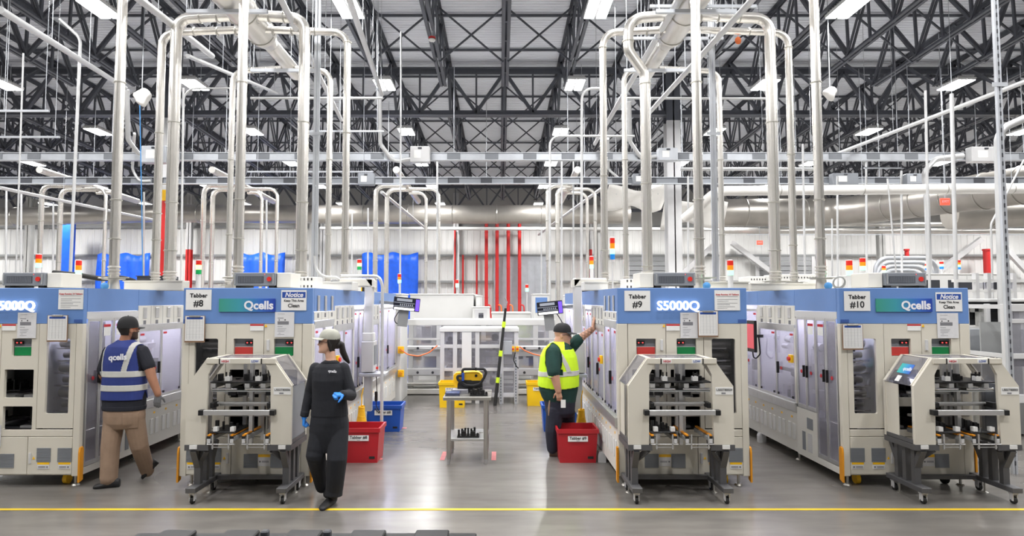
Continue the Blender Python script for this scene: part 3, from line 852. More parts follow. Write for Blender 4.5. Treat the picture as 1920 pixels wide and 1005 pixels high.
# ================================================================== LOADING CARTS
CF, CR = 6.30, 6.80                       # front and rear of a cart
def cart(pxc, code, label, full, logo=False, yaw=0.0):
    base = W(pxc, 834, CF)
    t = thing('loading_cart', label, 'cart', (base.x, CF, 0), yaw)
    kx = (W(1000, 800, CF).x - W(999, 800, CF).x)
    X = lambda px: (px - 446) * kx                 # pixel columns measured on the second machine's cart
    Z = lambda py: W(446, py, CF).z
    DP = CR - CF
    def b(a, c, y0, y1, p, q, m, name, par=None, ch=.003, lab=None): return MB().box(X(a), X(c), y0, y1, Z(q), Z(p), ch).build(name, m, par or t, None, None, lab)
    # front plates
    L = [(347, 834), (347, 724), (384, 672), (399, 672), (397, 683), (387, 703), (385, 834)]
    for s in (0, 1):
        poly = [((X(px) if s == 0 else -X(px)), Z(py)) for px, py in L]
        MB().prism(poly, 0, .035).build('front_plate', 'beige', t)
        R = [(347, 834), (347, 724), (384, 672), (389, 672), (352, 726), (352, 834)]
        poly = [((X(px) if s == 0 else -X(px)), Z(py)) for px, py in R]
        MB().prism(poly, DP - .03, DP).build('rear_frame', 'beige', t)
        x0, x1 = (X(347), X(384)) if s == 0 else (-X(347), -X(384))
        q = MB(); th = .006
        q._add([(x0, .035, Z(724)), (x1, .035, Z(672)), (x1, DP - .03, Z(672)), (x0, DP - .03, Z(724)),
                (x0, .035, Z(724) - th), (x1, .035, Z(672) - th), (x1, DP - .03, Z(672) - th), (x0, DP - .03, Z(724) - th)],
               [(0, 1, 2, 3), (7, 6, 5, 4), (0, 4, 5, 1), (1, 5, 6, 2), (2, 6, 7, 3), (3, 7, 4, 0)])
        q.build('slanted_window', 'pane_clear', t)
        e = MB()
        for y0 in (.035, DP - .045): e.bar((x0, y0 + .006, Z(724)), (x1, y0 + .006, Z(672)), .014, .014)
        e.build('window_trim', 'beige', t)
        xs = x0; o = .012 if s == 0 else -.012
        MB().box(xs + o, xs + o * 1.6, .27 if s == 0 else .035, DP - .03, Z(828), Z(727)).build('side_panel', 'unit_grey' if s else 'beige', t)
        for y0 in (.05, DP - .08): MB().box(xs + o * 2, xs + o * 5, y0, y0 + .03, Z(834), Z(724)).build('upright', 'alu', t)
        MB().box(xs + o * .1, xs + o * 2, .037, DP - .032, Z(833.5) , Z(827)).build('sill', 'charcoal', t)
    # top
    hd = b(384, 514, -.012, .03, 672, 682, 'beige', 'top_bar')
    for a, lab_, m in ((411, 'HIGH', 'ink_red'), (467, 'LOW', 'ink_blue')):
        b(a, a + 18, -.016, -.012, 673.5, 681, 'paper', 'tag', hd, 0)
        text('lettering', lab_, .03, m, hd, (X(a + 9), -.0175, Z(677.4)), bold=.0006)
    for a in (408, 487): b(a, a + 2, -.015, .032, 672, 682.5, 'black', 'joint', hd, 0)
    MB().box(X(384), X(508), .03, .05, Z(672) - .012, Z(672)).box(X(384), X(508), DP - .03, DP, Z(672) - .012, Z(672)).box(X(384), X(384) + .05, .05, DP - .03, Z(672) - .012, Z(672)).box(X(508) - .05, X(508), .05, DP - .03, Z(672) - .012, Z(672)).build('roof_frame', 'beige', t)
    MB().box(X(384) + .05, X(508) - .05, .05, DP - .03, Z(672) - .008, Z(672) - .003).build('roof_pane', 'pane_clear', t)
    # handle bar across the front
    h = b(384, 508, -.055, -.02, 767.5, 777.3, 'alu', 'handle_bar', None, .004, 'aluminium handle bar')
    for a, c in ((375, 384), (508, 517)):
        b(a, c, -.06, -.0, 767.5, 777.3, 'black', 'end_block', h)
    b(396, 497, .10, .13, 757, 761, 'alu', 'cross_bar')
    for a in (390, 497): b(a, a + 7, .02, .14, 756, 766, 'black', 'end_block')
    b(396, 497, .16, .2, 762, 766, 'alu', 'cross_bar')
    # inner posts
    for px, y in ((452, .18), (458, .42), (472, .44), (420, .44)): MB().box(X(px), X(px + 7), y, y + .045, Z(842), Z(676)).build('inner_post', 'alu', t)
    # upper tray with fixtures
    tr = b(388, 507, .04, .44, 717, 719, 'black', 'upper_tray')
    for a in (390, 418, 454, 484): MB().box(X(a), X(a + 9), .03, .40, Z(728), Z(720)).build('slide', 'alu', t)
    MB().cyl((X(390), .06, Z(731)), (X(438), .06, Z(731)), .012, 10).cyl((X(453), .06, Z(731)), (X(505), .06, Z(731)), .012, 10).build('guide_rod', 'chrome', t, 40)
    MB().box(X(390), X(505), .05, .4, Z(736), Z(734)).build('under_tray', 'grey_paint', t)
    spots = [(395, 'k'), (414, 'w'), (420, 'k'), (445, 'k'), (458, 'k'), (472, 'w'), (480, 'k'), (490, 'k'), (500, 'k')]
    for i, (px, c) in enumerate(spots):
        if c == 'w':
            b(px, px + 10, .05, .11, 707, 716, 'white', 'fixture_block', None, .002)
            for dx in (1, 8): b(px + dx, px + dx + 2, .06, .075, 699, 707, 'black', 'fixture_pin', None, 0)
        else:
            hh = 704 + 5 * (i % 3)
            b(px, px + 7, .12 + .06 * (i % 3), .18 + .06 * (i % 3), hh, 716.5, 'black', 'fixture_block', None, .002)
    # rear cross members and sensors
    for py in (745, 790): b(386, 506, DP - .10, DP - .06, py, py + 5, 'alu', 'rear_bar')
    for a in (395, 415, 470): b(a, a + 16, DP - .13, DP - .10, 737, 752, 'unit_dark', 'sensor_box')
    # lower rails with amber strips
    for a in (388, 431, 453, 497):
        r = b(a - 1, a + 8, .0, .46, 819, 827, 'grey_paint', 'belt_rail')
        b(a + 1, a + 6, -.004, .46, 815, 817.6, 'amber', 'belt', r, 0, 'amber belt strip')
        b(a, a + 7, -.006, .03, 817.6, 822, 'black', 'rail_cap', r, 0)
        b(a + .3, a + 6.7, -.01, .0, 823, 831, 'white_frame', 'rail_end', r)
    for a, c in ((388, 440), (453, 507)):
        b(a, c, -.012, .01, 832, 834, 'alu', 'stop_rail')
        for p in (a + 10, c - 12): b(p, p + 2.4, -.012, .0, 814, 842, 'alu', 'stop_pin', None, 0)
        b(a + 9, c - 8, -.008, 0, 837.5, 839, 'alu', 'stop_bar', None, 0)
    low = [('left',)] if not full else [('left',), ('right',)]
    for i, _ in enumerate(low):
        a = 390 if i == 0 else 455
        b(a, a + 48, .03, .40, 811, 814, 'black', 'lower_tray')
        for k, px in enumerate((a + 6, a + 38)): b(px, px + 8, .03, .08, 802, 810.5, 'white', 'fixture_block', None, .002)
        for k in range(4 if not full else 9):
            px = a + 4 + (k * 11) % 40
            b(px, px + (3 if k % 2 else 6), .10 + .03 * k, .13 + .03 * k, 792 + 3 * (k % 4), 810.5, 'black', 'fixture_block', None, .002)
    # under-frame: rails, Y legs, foot beams, castors
    for s in (0, 1):
        f = (lambda px: X(px)) if s == 0 else (lambda px: -X(px))
        xa, xb_ = sorted((f(346), f(391)))
        MB().box(xa, xb_, -.002, .06, Z(845), Z(834) - .002).box(min(f(346), f(352)), max(f(346), f(352)), .06, DP, Z(845), Z(834) - .002).build('top_rail', 'charcoal', t)
        b_ = MB().box(min(f(356), f(370)), max(f(356), f(370)), -.012, .0, Z(842), Z(834.5), .002).build('bracket', 'white', t)
        xl, xr = sorted((f(356), f(368)))
        zf = .165
        for y0 in (.10, .24, .37):
            MB().box(xl, xr, y0, y0 + .055, zf, Z(843)).build('leg', 'charcoal', t)
        MB().bar(((xl + xr) / 2, .12, Z(880)), ((xl + xr) / 2, .02, Z(845)), .06, .05).build('brace', 'charcoal', t)
        MB().bar(((xl + xr) / 2, .40, Z(880)), ((xl + xr) / 2, .50, Z(845)), .06, .05).build('brace', 'charcoal', t)
        MB().bar(((xl + xr) / 2, .14, Z(872)), (f(384), .03, Z(845)), .05, .05).build('brace', 'charcoal', t)
        xl2, xr2 = sorted((f(352), f(371)))
        fb = MB().box(xl2, xr2, -.03, DP + .05, .115, .165, .004).build('foot_beam', 'charcoal', t)
        for y0 in (.03, DP - .02):
            xc = (xl2 + xr2) / 2
            c = MB().cyl((xc - .014, y0, .036), (xc + .014, y0, .036), .036, 16).build('castor', 'rubber', fb, 40)
            MB().box(xc - .024, xc - .017, y0 - .025, y0 + .025, .03, .10).box(xc + .017, xc + .024, y0 - .025, y0 + .025, .03, .10).box(xc - .03, xc + .03, y0 - .03, y0 + .03, .095, .115).build('castor_fork', 'white_frame', t)
            MB().cyl((xc - .03, y0, .036), (xc + .03, y0, .036), .008, 8).build('castor_axle', 'chrome', t, 40)
        MB().cyl(((xl2 + xr2) / 2, DP - .1, .012), ((xl2 + xr2) / 2, DP - .1, .115), .01, 8).cyl(((xl2 + xr2) / 2, DP - .1, 0), ((xl2 + xr2) / 2, DP - .1, .012), .035, 12, .02).build('levelling_foot', 'steel', fb, 40)
    MB().box(X(371), X(521), DP - .06, DP - .01, .12, .16).build('rear_tie', 'charcoal', t)
    # number plate
    pl_ = b(511, 544, -.003, .0, 726, 740, 'paper', 'code_plate', None, 0)
    text('lettering', code, .032, 'ink', pl_, (X(527.5), -.0045, Z(731)), space=.92)
    b(522, 530, -.004, -.003, 736, 738.5, 'ink_grey', 'code_mark', pl_, 0)
    if logo:
        sl = math.atan2(Z(672) - Z(724), X(384) - X(347))
        x0, x1 = X(347), X(384)
        def on_win(u, y): return Vector((x0 + (x1 - x0) * u, y, Z(724) + (Z(672) - Z(724)) * u + .004))
        q = MB(); a, b2, c2, d2 = on_win(.34, .10), on_win(.34, .36), on_win(.72, .36), on_win(.72, .10)
        st = thing('logo_sticker', 'small teal logo sticker on the slanted window of the right cart', 'sticker')
        st.parent = None
        st.location = t.matrix_basis @ d2
        e1 = (d2 - on_win(.72, .36)); n_ = Vector((-math.sin(sl), 0, math.cos(sl)))
        xax = Vector((0, -1, 0)); yax = Vector((math.cos(sl), 0, math.sin(sl))); zax = xax.cross(yax)
        M = Matrix((xax, yax, zax)).transposed()
        st.rotation_euler = M.to_euler()
        st.location = t.matrix_basis @ on_win(.34, .37)
        MB().box(0, .2, 0, .115, 0, .001).build('sheet', 'logo_small', st)
        text('lettering', 'qcells', .06, 'notice_white', st, (.135, .055, .002), (0, 0, 0), .0004, .0012)
        MB().box(.05, .12, -.1, -.03, 0, .001).build('tag', 'paper', st)
    return t
CART8 = cart(446, 'US02TB0006', 'beige loading cart with handle bar in front of the machine left of the woman', False)
CART9 = cart(1278, 'US02TB0024', 'beige loading cart with amber rails right of the central aisle', False)
CART10 = cart(1816, 'US02TB0003', 'beige loading cart full of black fixtures at the right edge', True, True)
# ================================================================== CENTRAL AISLE
def bin_(label, group, m, px0, px1, pyb, pyt, d, txt, depth=.42, taper=.9):
    a, b = W(px0, pyt, d), W(px1, pyt, d); h = W(px0, pyt, d).z
    w = b.x - a.x; cx = (a.x + b.x) / 2
    o = thing('bin', label, 'bin', (cx, d, 0), 0, group)
    q = MB(); wb_, wt = w * taper / 2, w / 2; th = .012; dt, db = depth, depth * taper; ys = (depth - db) / 2
    def ringv(wd, y0, y1, z): return [(-wd, y0, z), (wd, y0, z), (wd, y1, z), (-wd, y1, z)]
    vs = ringv(wb_, ys, ys + db, 0) + ringv(wt, 0, dt, h) + ringv(wt - th, th, dt - th, h) + ringv(wb_ - th, ys + th, ys + db - th, th)
    fs = [(0, 1, 2, 3)]
    for i in range(4):
        j = (i + 1) % 4
        fs += [(i, j, j + 4, i + 4), (i + 4, j + 4, j + 8, i + 8), (i + 8, j + 8, j + 12, i + 12)]
    fs.append((12, 13, 14, 15)); q._add(vs, fs)
    q.build('tub', m, o)
    MB().box(-wt - .012, wt + .012, -.012, .0, h - .05, h).box(-wt - .012, wt + .012, dt, dt + .012, h - .05, h).box(-wt - .012, -wt, 0, dt, h - .05, h).box(wt, wt + .012, 0, dt, h - .05, h).build('rim', m, o)
    sl = math.atan2(ys, h)
    lw = w * .5; lh = lw * .27; zc = h * .72; yc = -.006 + ys * (1 - .72) - .004
    lb = MB().box(-lw / 2, lw / 2, -.002, 0, -lh / 2, lh / 2).build('label', 'paper', o, None, (0, yc, zc))
    text('lettering', txt, lw * .2, 'ink', lb, (0, -.003, lh * .1), bold=.001)
    MB().box(-.02, .02, -.003, -.002, -lh * .38, -lh * .3).build('print', 'ink_grey', lb)
    MB().box(wb_ - .10, wb_ - .03, -.003, .0, .05, .08).build('maker_mark', 'rubber', o, None, (0, ys * .85, 0))
    return o
bin_('red plastic bin on the floor behind the walking woman', 'red bins', 'red_bin', 634, 711, 864, 803, 7.87, 'Tabber #8')
bin_('red plastic bin in front of the man in the yellow vest', 'red bins', 'red_bin', 1046, 1121, 864, 805, 7.87, 'Tabber #9')
bin_('blue plastic bin on the left of the aisle', 'blue bins', 'blue_bin', 686, 752, 807, 760, 9.72, 'Tabber #8', .4)
bin_('blue plastic bin behind the legs of the man in the yellow vest', 'blue bins', 'blue_bin', 1017, 1082, 807, 760, 9.72, 'Tabber #9', .4)
bin_('yellow plastic bin left of the striped pole behind the steel table', 'yellow bins', 'yellow_bin', 823, 872, 756, 717, 11.9, 'Tabber #8', .35, .94)
bin_('yellow plastic bin behind the man in the yellow vest', 'yellow bins', 'yellow_bin', 988, 1034, 754, 717, 12.1, 'Tabber #9', .35, .94)

# coiled yellow air hoses
def coil(px, py0, py1, d, label):
    a, b = W(px, py0, d), W(px, py1, d); n = 15
    o = thing('coiled_air_hose', label, 'hose', (a.x, d, 0), 0, 'yellow coiled hoses')
    pts = []
    for i in range(n * 10 + 1):
        f = i / (n * 10); R = .032 + .055 * f ** 2; an = 2 * PI * i / 10
        pts.append((R * math.cos(an), R * math.sin(an), a.z + (b.z - a.z) * f))
    MB().tube(pts, .015, 6).build('coil', 'yellow', o, 60)
    MB().tube([(0, 0, a.z), (0, 0, a.z + .15), (.02, .02, a.z + .25)], .007, 6).build('lead', 'yellow', o, 60)
coil(678, 762, 803, 8.55, 'yellow coiled air hose hanging left of the blue bin')
coil(1090, 768, 806, 8.55, 'yellow coiled air hose hanging right of the red bin in the aisle')
# white guard cap on the floor beside machine 9
p = ground(1128, 866)
tag(MB().prism([(-.05, 0), (.05, 0), (.05, .09), (.035, .13), (-.035, .13), (-.05, .09)], -.04, .04).build('foot_guard', 'white_frame', None, None, (p.x, p.y, 0)), 'small pale guard block on the floor right of the red bin', 'guard')
p = ground(1428, 829)
tag(MB().prism([(-.05, 0), (.05, 0), (.05, .09), (.035, .13), (-.035, .13), (-.05, .09)], -.04, .04).build('foot_guard', 'white_frame', None, None, (p.x, p.y, 0)), 'small pale guard block on the floor between machines nine and ten', 'guard')

# ------------------------------------------------------------------ steel table
TD = 7.84
tx = W(876, 750, TD).x; tz = W(876, 744, TD - .04).z
t = thing('steel_table', 'small stainless steel work table standing in the aisle', 'table', (tx, TD, 0))
hw = (W(921, 750, TD).x - W(831, 750, TD).x) / 2
MB().box(-hw, hw, -.05, .62, tz - .045, tz, .008).build('table_top', 'steel', t)
for s in (-1, 1):
    for y in (0, .56):
        xx = s * (hw - .065) - (.0 if s > 0 else -.005)
        l = MB().cyl((xx, y, .06), (xx, y, tz - .04), .028, 16).build('leg', 'steel', t, 40)
        MB().cyl((xx, y, 0), (xx, y, .06), .02, 12, .026).build('foot', 'alu', l, 40)
zs = W(876, 822, TD).z
MB().box(-hw + .04, hw - .04, -.01, .58, zs - .03, zs, .004).build('shelf', 'alu', t)
# things on the table
def fixture(x, y, z, w, label, seed):
    o = thing('black_fixture', label, 'fixture', (x, y, z)); r = random.Random(seed)
    MB().box(-w / 2, w / 2, -.06, .1, 0, .018).build('base', 'black', o)
    for k in range(7):
        xx = -w / 2 + w * (k + .5) / 7; hh = r.uniform(.03, .1)
        MB().box(xx - .012, xx + .012, -.04 + .03 * (k % 3), -.01 + .03 * (k % 3), .018, .018 + hh).build('pin', 'black', o)
    MB().box(-w * .3, -w * .12, -.05, .05, .018, .075).build('clamp', 'black', o); MB().box(w * .1, w * .32, -.05, .05, .018, .07).build('clamp', 'black', o)
    MB().cyl((w / 2, 0, .05), (w / 2 + .05, 0, .05), .006, 6).build('pin_rod', 'steel', o)
    return o
p = W(898, 743, TD + .1); fixture(p.x, TD + .08, tz, .22, 'black clamping fixture lying on the steel table top', 3)
p = W(878, 820, TD + .1); fixture(p.x, TD + .1, zs, .27, 'black clamping fixture with pins on the lower shelf of the table', 5)
for k, (px, w, m, h, lab) in enumerate(((852, .17, 'cell_blue', .035, 'stack of blue solar cells in a clear tray on the table'), (868, .2, 'paper_grey', .045, 'clear box of pale sheets on the table'))):
    p = W(px + (0 if k == 0 else -4), 743, TD + .1)
    o = thing('sheet_box', lab, 'box', (p.x - .02, TD + .02 + k * .2, tz))
    MB().box(-w / 2, w / 2, 0, .16, .002, h, .003).build('stack', m, o)
    MB().box(-w / 2 - .006, w / 2 + .006, -.006, 0, 0, h + .008).box(-w / 2 - .006, w / 2 + .006, .16, .166, 0, h + .008).box(-w / 2 - .006, -w / 2, 0, .16, 0, h + .008).box(w / 2, w / 2 + .006, 0, .16, 0, h + .008).build('tray', 'pane_clear', o)
# yellow and black wet-dry blower
p = W(884, 742, TD + .42); vz = W(884, 688, TD + .42).z - tz
o = thing('yellow_vacuum', 'yellow and black portable vacuum with looped hose on the steel table', 'vacuum cleaner', (p.x, TD + .42, tz))
k = (W(885, 700, TD + .42).x - W(884, 700, TD + .42).x)
P = lambda px, py: ((px - 884) * k, W(884, py, TD + .42).z - tz)
pl_ = [P(858, 741), P(905, 741), P(905, 718), P(902, 712), P(862, 712), P(859, 720)]
MB().prism([(x, max(z, .0)) for x, z in pl_], -.1, .1).build('tub', 'black_soft', o)
pl_ = [P(851, 718), P(851, 702), P(856, 698), P(884, 696), P(893, 696), P(898, 697), P(904, 702), P(905, 708), P(902, 714), P(887, 714), P(884, 711), P(872, 711), P(860, 713), P(858, 724), P(854, 724)]
MB().prism(pl_, -.085, .085).build('head', 'yellow', o)
x, z = P(893, 703)
MB().cyl((x, -.092, z), (x, -.08, z), .018, 16).build('port', 'black', o, 40)
hp = [P(868, 716), P(860, 710), P(858, 705), P(862, 702), P(868, 703), P(868, 690), P(890, 690), P(908, 690), P(912, 696), P(908, 706), P(900, 718), P(888, 721), P(874, 720), P(866, 714)]
MB().tube(fillet([(x, -.12, z) for x, z in hp], .03, 4), .017, 10).build('hose', 'black_soft', o, 50)
x, z = P(869, 700)
MB().box(x - .016, x + .016, -.145, -.09, P(869, 712)[1], P(869, 697)[1], .005).build('strap', 'ink_blue', o)
x, z = P(893, 690); MB().box(x - .01, x + .01, -.14, -.09, z - .02, z + .02, .003).build('clip', 'black', o)
# red tape marks around the table
for i, (px, py) in enumerate(((832, 854), (926, 854))):
    p = ground(px, py)
    tag(MB().box(p.x - .03, p.x + .03, p.y - .25, p.y + .2, .001, .0025).build('floor_tape', 'tape_red'), 'faded red floor tape mark %s of the steel table' % ('left', 'right')[i], 'floor marking')
for i, (px, py, lab) in enumerate(((755, 803, 'short red floor tape mark beside the blue bin'), (708, 861, 'short red floor tape mark beside the left red bin'))):
    p = ground(px, py)
    tag(MB().box(p.x - .06, p.x + .06, p.y - .03, p.y + .05, .001, .0025).build('floor_tape', 'tape_red'), lab, 'floor marking')
# striped pole
a, b = W(928, 757, 12.15), W(948, 578, 12.3); a.z = 0.0
o = thing('striped_pole', 'black telescopic pole with yellow bands leaning on the station frame', 'pole', tuple(a))
MB().tube([(0, 0, 0), b - a], [.034, .024], 12).build('shaft', 'rubber', o, 40)
for f0, f1 in ((.23, .285), (.50, .56), (.80, .86)): MB().tube([(b - a) * f0, (b - a) * f1], [.037, .035], 12).build('band', MATS.get('lime') or mat('lime', rgb(205, 235, 40), .5, var=0), o, 40)
q = b - a; MB().tube([q, q + Vector((.03, 0, .12)), q + Vector((-.02, 0, .2))], .012, 8).build('tip', 'grey_paint', o)

# ------------------------------------------------------------------ white aluminium station frame in the middle
SD = 12.36
def fr(px, d=SD): return W(px, 680, d).x
def fz(py, d=SD): return W(900, py, d).z
t = thing('station_frame', 'white aluminium framed glass station at the end of the aisle', 'machine', (fr(898), SD, 0))
sx = lambda px: fr(px) - fr(898)
D2 = .9
MB().box(sx(824), sx(973), -.02, D2, fz(622), fz(615), .006).build('roof', 'white', t)
for y in (0, D2 - .06):
    for px in (825, 849, 891, 936, 964):
        MB().box(sx(px), sx(px + 8), y, y + .06, .0, fz(622), .004).build('post', 'white_frame', t)
    for py, h in ((646, 7), (690, 6), (737, 8)):
        MB().box(sx(825), sx(972), y + .005, y + .055, fz(py + h), fz(py), .004).build('rail', 'white_frame', t)
for px in (825, 964):
    for py in (650, 693, 740): MB().box(sx(px), sx(px + 8), .06, D2 - .06, fz(py + 5), fz(py)).build('rail', 'white_frame', t)
MB().box(sx(866), sx(884), -.03, -.004, .02, fz(623)).build('cover_panel', 'white', t)
for a, b in ((833, 849), (857, 866), (884, 891), (899, 936), (944, 964)):
    for y1, y2 in ((646, 622), (690, 653), (737, 696)):
        MB().box(sx(a), sx(b), .025, .03, fz(y1), fz(y2)).build('pane', 'pane_mid', t)
r = random.Random(4)
for i in range(14):
    x = sx(r.uniform(832, 962)); zz = r.uniform(.25, 1.2)
    q = MB()
    if i % 3: q.cb(x, .45, zz, r.uniform(.06, .2), .2, r.uniform(.06, .2))
    else: q.cyl((x, .3, zz), (x, .5, zz), .06, 14)
    q.build('mechanism', r.choice(('alu', 'unit_dark', 'grey_paint', 'white_frame')), t)
MB().cyl((sx(928), .2, fz(634)), (sx(928), .34, fz(634)), .075, 18).build('motor', 'unit_dark', t, 40)
MB().cyl((sx(842), .2, fz(637)), (sx(842), .3, fz(637)), .05, 18).build('motor', 'unit_dark', t, 40)
bx_ = MB().box(sx(944), sx(960), -.07, -.004, fz(664), fz(639), .004).build('control_box', 'galv', t)
for px in (962, 970):
    e = MB().box(sx(px - 2.8), sx(px + 2.8), -.05, -.004, fz(659), fz(649), .003).build('stop_box', 'yellow', t)
    MB().cyl((sx(px), -.075, fz(654)), (sx(px), -.05, fz(654)), .02, 12).build('stop_button', 'red_button', e, 40)
for px in (937, 965):
    q = MB(); q.box(sx(px), sx(px + 4), -.05, -.03, .0, fz(665 if px > 950 else 700))
    q.build('slotted_strut', 'galv', t)
    for i in range(18):
        zz = .05 + i * .055
        if zz < fz(665 if px > 950 else 700) - .05: MB().box(sx(px + 1.3), sx(px + 2.7), -.052, -.05, zz, zz + .03).build('slot', 'unit_dark', t)
MB().tube(fillet([(sx(966), -.06, fz(660)), (sx(963), -.08, fz(675)), (sx(968), -.08, fz(686)), (sx(972), -.06, fz(690))], .04), .01, 6).build('cable', 'black', t, 50)
# long conveyor with frame behind it
BD = 13.6
cx = W(904, 700, BD).x
t = thing('conveyor_line', 'long white transfer conveyor crossing behind the station frame', 'conveyor', (cx, BD, 0))
bxp = lambda px: W(px, 700, BD).x - cx
bz = lambda py: W(900, py, BD).z
MB().box(bxp(764), bxp(1042), 0, .12, bz(610), bz(599), .006).build('top_beam', 'white', t)
MB().box(bxp(764), bxp(1042), .9, 1.0, bz(610), bz(599), .006).build('top_beam', 'white', t)
for px in (765, 818, 902, 1000, 1030):
    for y in (0.01, .9): MB().box(bxp(px), bxp(px + 9), y, y + .09, .02, bz(610)).build('post', 'white_frame', t)
for py, h, m in ((659, 9, 'white_frame'), (634, 4, 'white_frame'), (735, 10, 'white_panel')):
    MB().box(bxp(764) - .004, bxp(1042) + .004, .004, .085, bz(py + h), bz(py), .004).build('rail', m, t)
for py, h in ((690, 14), (648, 8)):
    c = MB().box(bxp(755), bxp(1046), -.08, -.01, bz(py + h), bz(py), .02).build('belt_rail', 'white_frame', t)
    for px in (756, 784, 812, 840, 926, 983, 1011, 1038):
        MB().cyl((bxp(px), -.09, bz(py + h * .55)), (bxp(px), -.08, bz(py + h * .55)), .028, 12).build('roller', 'unit_dark', c, 40)
MB().box(bxp(745), bxp(1046), -.12, .5, .02, bz(728), .01).build('base', 'white_panel', t)
MB().box(bxp(745), bxp(1046), -.1, .4, bz(722), bz(717), .01).build('tie_rail', 'steel', t)
for a, b in ((774, 818), (827, 902), (911, 1000), (1009, 1030)):
    for y1, y2 in ((634, 610), (659, 638), (690, 668)): MB().box(bxp(a), bxp(b), .04, .045, bz(y1), bz(y2)).build('pane', 'pane_mid', t)
r = random.Random(9)
for i in range(26):
    x = bxp(r.uniform(776, 1026)); zz = r.uniform(.75, 1.45)
    q = MB()
    if i % 3: q.cb(x, r.uniform(.2, .7), zz, r.uniform(.08, .3), .2, r.uniform(.06, .25))
    else: q.cyl((x, .3, zz), (x, .5, zz), r.uniform(.04, .08), 14)
    q.build('mechanism', r.choice(('alu', 'white_frame', 'grey_paint', 'unit_grey', 'white')), t)
for a, b, c, d in ((788, 806, 612, 645), (1008, 1022, 622, 648), (793, 818, 668, 690)):
    MB().box(bxp(a), bxp(b), .15, .35, bz(d), bz(c), .004).build('head_unit', 'white', t)
MB().box(bxp(992), bxp(1004), -.0 + .12, .2, bz(688), bz(672)).build('sensor_box', 'unit_grey', t)
# cabinets behind the conveyor
def cab(name, lab, cat, px0, px1, py0, d, dep, m='white', win=None, z0=0):
    a, b = W(px0, py0, d), W(px1, py0, d)
    o = thing(name, lab, cat, (a.x, d, 0)); w = b.x - a.x; h = a.z
    MB().box(0, w, 0, dep, z0, h, .01).build('body', m, o)
    MB().box(-.015, w + .015, -.015, dep + .015, h, h + .03, .005).build('cap', m, o)
    n = max(1, int(w / 1.2))
    for i in range(1, n): MB().box(w * i / n - .004, w * i / n + .004, -.003, 0, z0 + .05, h - .03).build('joint', 'grey_paint', o)
    if win:
        f = MB().plate(0.06, w - .06, h - win[1], h - win[0], (.14, w - .14, h - win[1] + .08, h - win[0] - .08), -.03, 0, .01).build('window_frame', 'white_frame', o)
        MB().box(.12, w - .12, -.012, -.006, h - win[1] + .06, h - win[0] - .06).build('pane', 'pane_dark', f)
        for i in range(3): MB().cyl((w * (.3 + .2 * i), -.003, h - win[1] + .16), (w * (.3 + .2 * i), -.005, h - win[1] + .16), .05, 12).build('reel', 'unit_grey', o)
    return o
cab('enclosure', 'large blank white machine enclosure behind the conveyor, left of centre', 'machine', 769, 888, 553, 15.0, 2.5)
cab('enclosure', 'narrow white machine enclosure beside the large blank one', 'machine', 892, 901, 556, 15.0, 1.5)
cab('window_box', 'small white box with a window on top of the conveyor', 'box', 886, 918, 577, 14.62, .3, 'white', (.04, .36))
cab('enclosure', 'low white cabinet behind the striped pole and red pipes', 'machine', 922, 995, 588, 16.2, 1.2)
cab('enclosure', 'white feeder cabinet at the end of the left machine row', 'machine', 700, 752, 553, 12.45, .95)
cab('enclosure', 'white feeder cabinet at the end of the right machine row', 'machine', 1066, 1120, 556, 12.45, .95)
o = cab('enclosure', 'white cabinet with a blue window panel behind the right monitor', 'machine', 1000, 1030, 553, 15.0, .9)
w0, h0 = W(1030, 553, 15).x - W(1000, 553, 15).x, W(1000, 553, 15).z
MB().box(.05, w0 - .05, -.012, 0, h0 - .42, h0 - .06, .004).build('blue_panel', 'blue_panel', o)
for px, py in ((752, 656), (752, 700)):
    p = W(px, py, 12.42)
    o = thing('stop_switch', 'yellow stop switch on the left feeder cabinet, %s one' % ('upper' if py < 680 else 'lower'), 'switch', (p.x, 12.43, p.z))
    MB().box(-.06, .06, -.06, 0, -.07, .07, .01).build('box', 'yellow', o); MB().cyl((0, -.1, 0), (0, -.06, 0), .035, 14).build('button', 'orange_guard', o, 40)
for pts, d, lab in (([(752, 656), (765, 665), (785, 668), (805, 661), (820, 648)], 12.3, 'orange cable sagging between the left cabinet and the station'), ([(974, 650), (985, 658), (1000, 664), (1018, 668), (1040, 672)], 12.3, 'orange cable sagging to the right of the station')):
    tag(MB().tube(fillet([W(x, y, d) for x, y in pts], .2, 5), .012, 8).build('orange_cable', 'orange', None, 60), lab, 'cable')
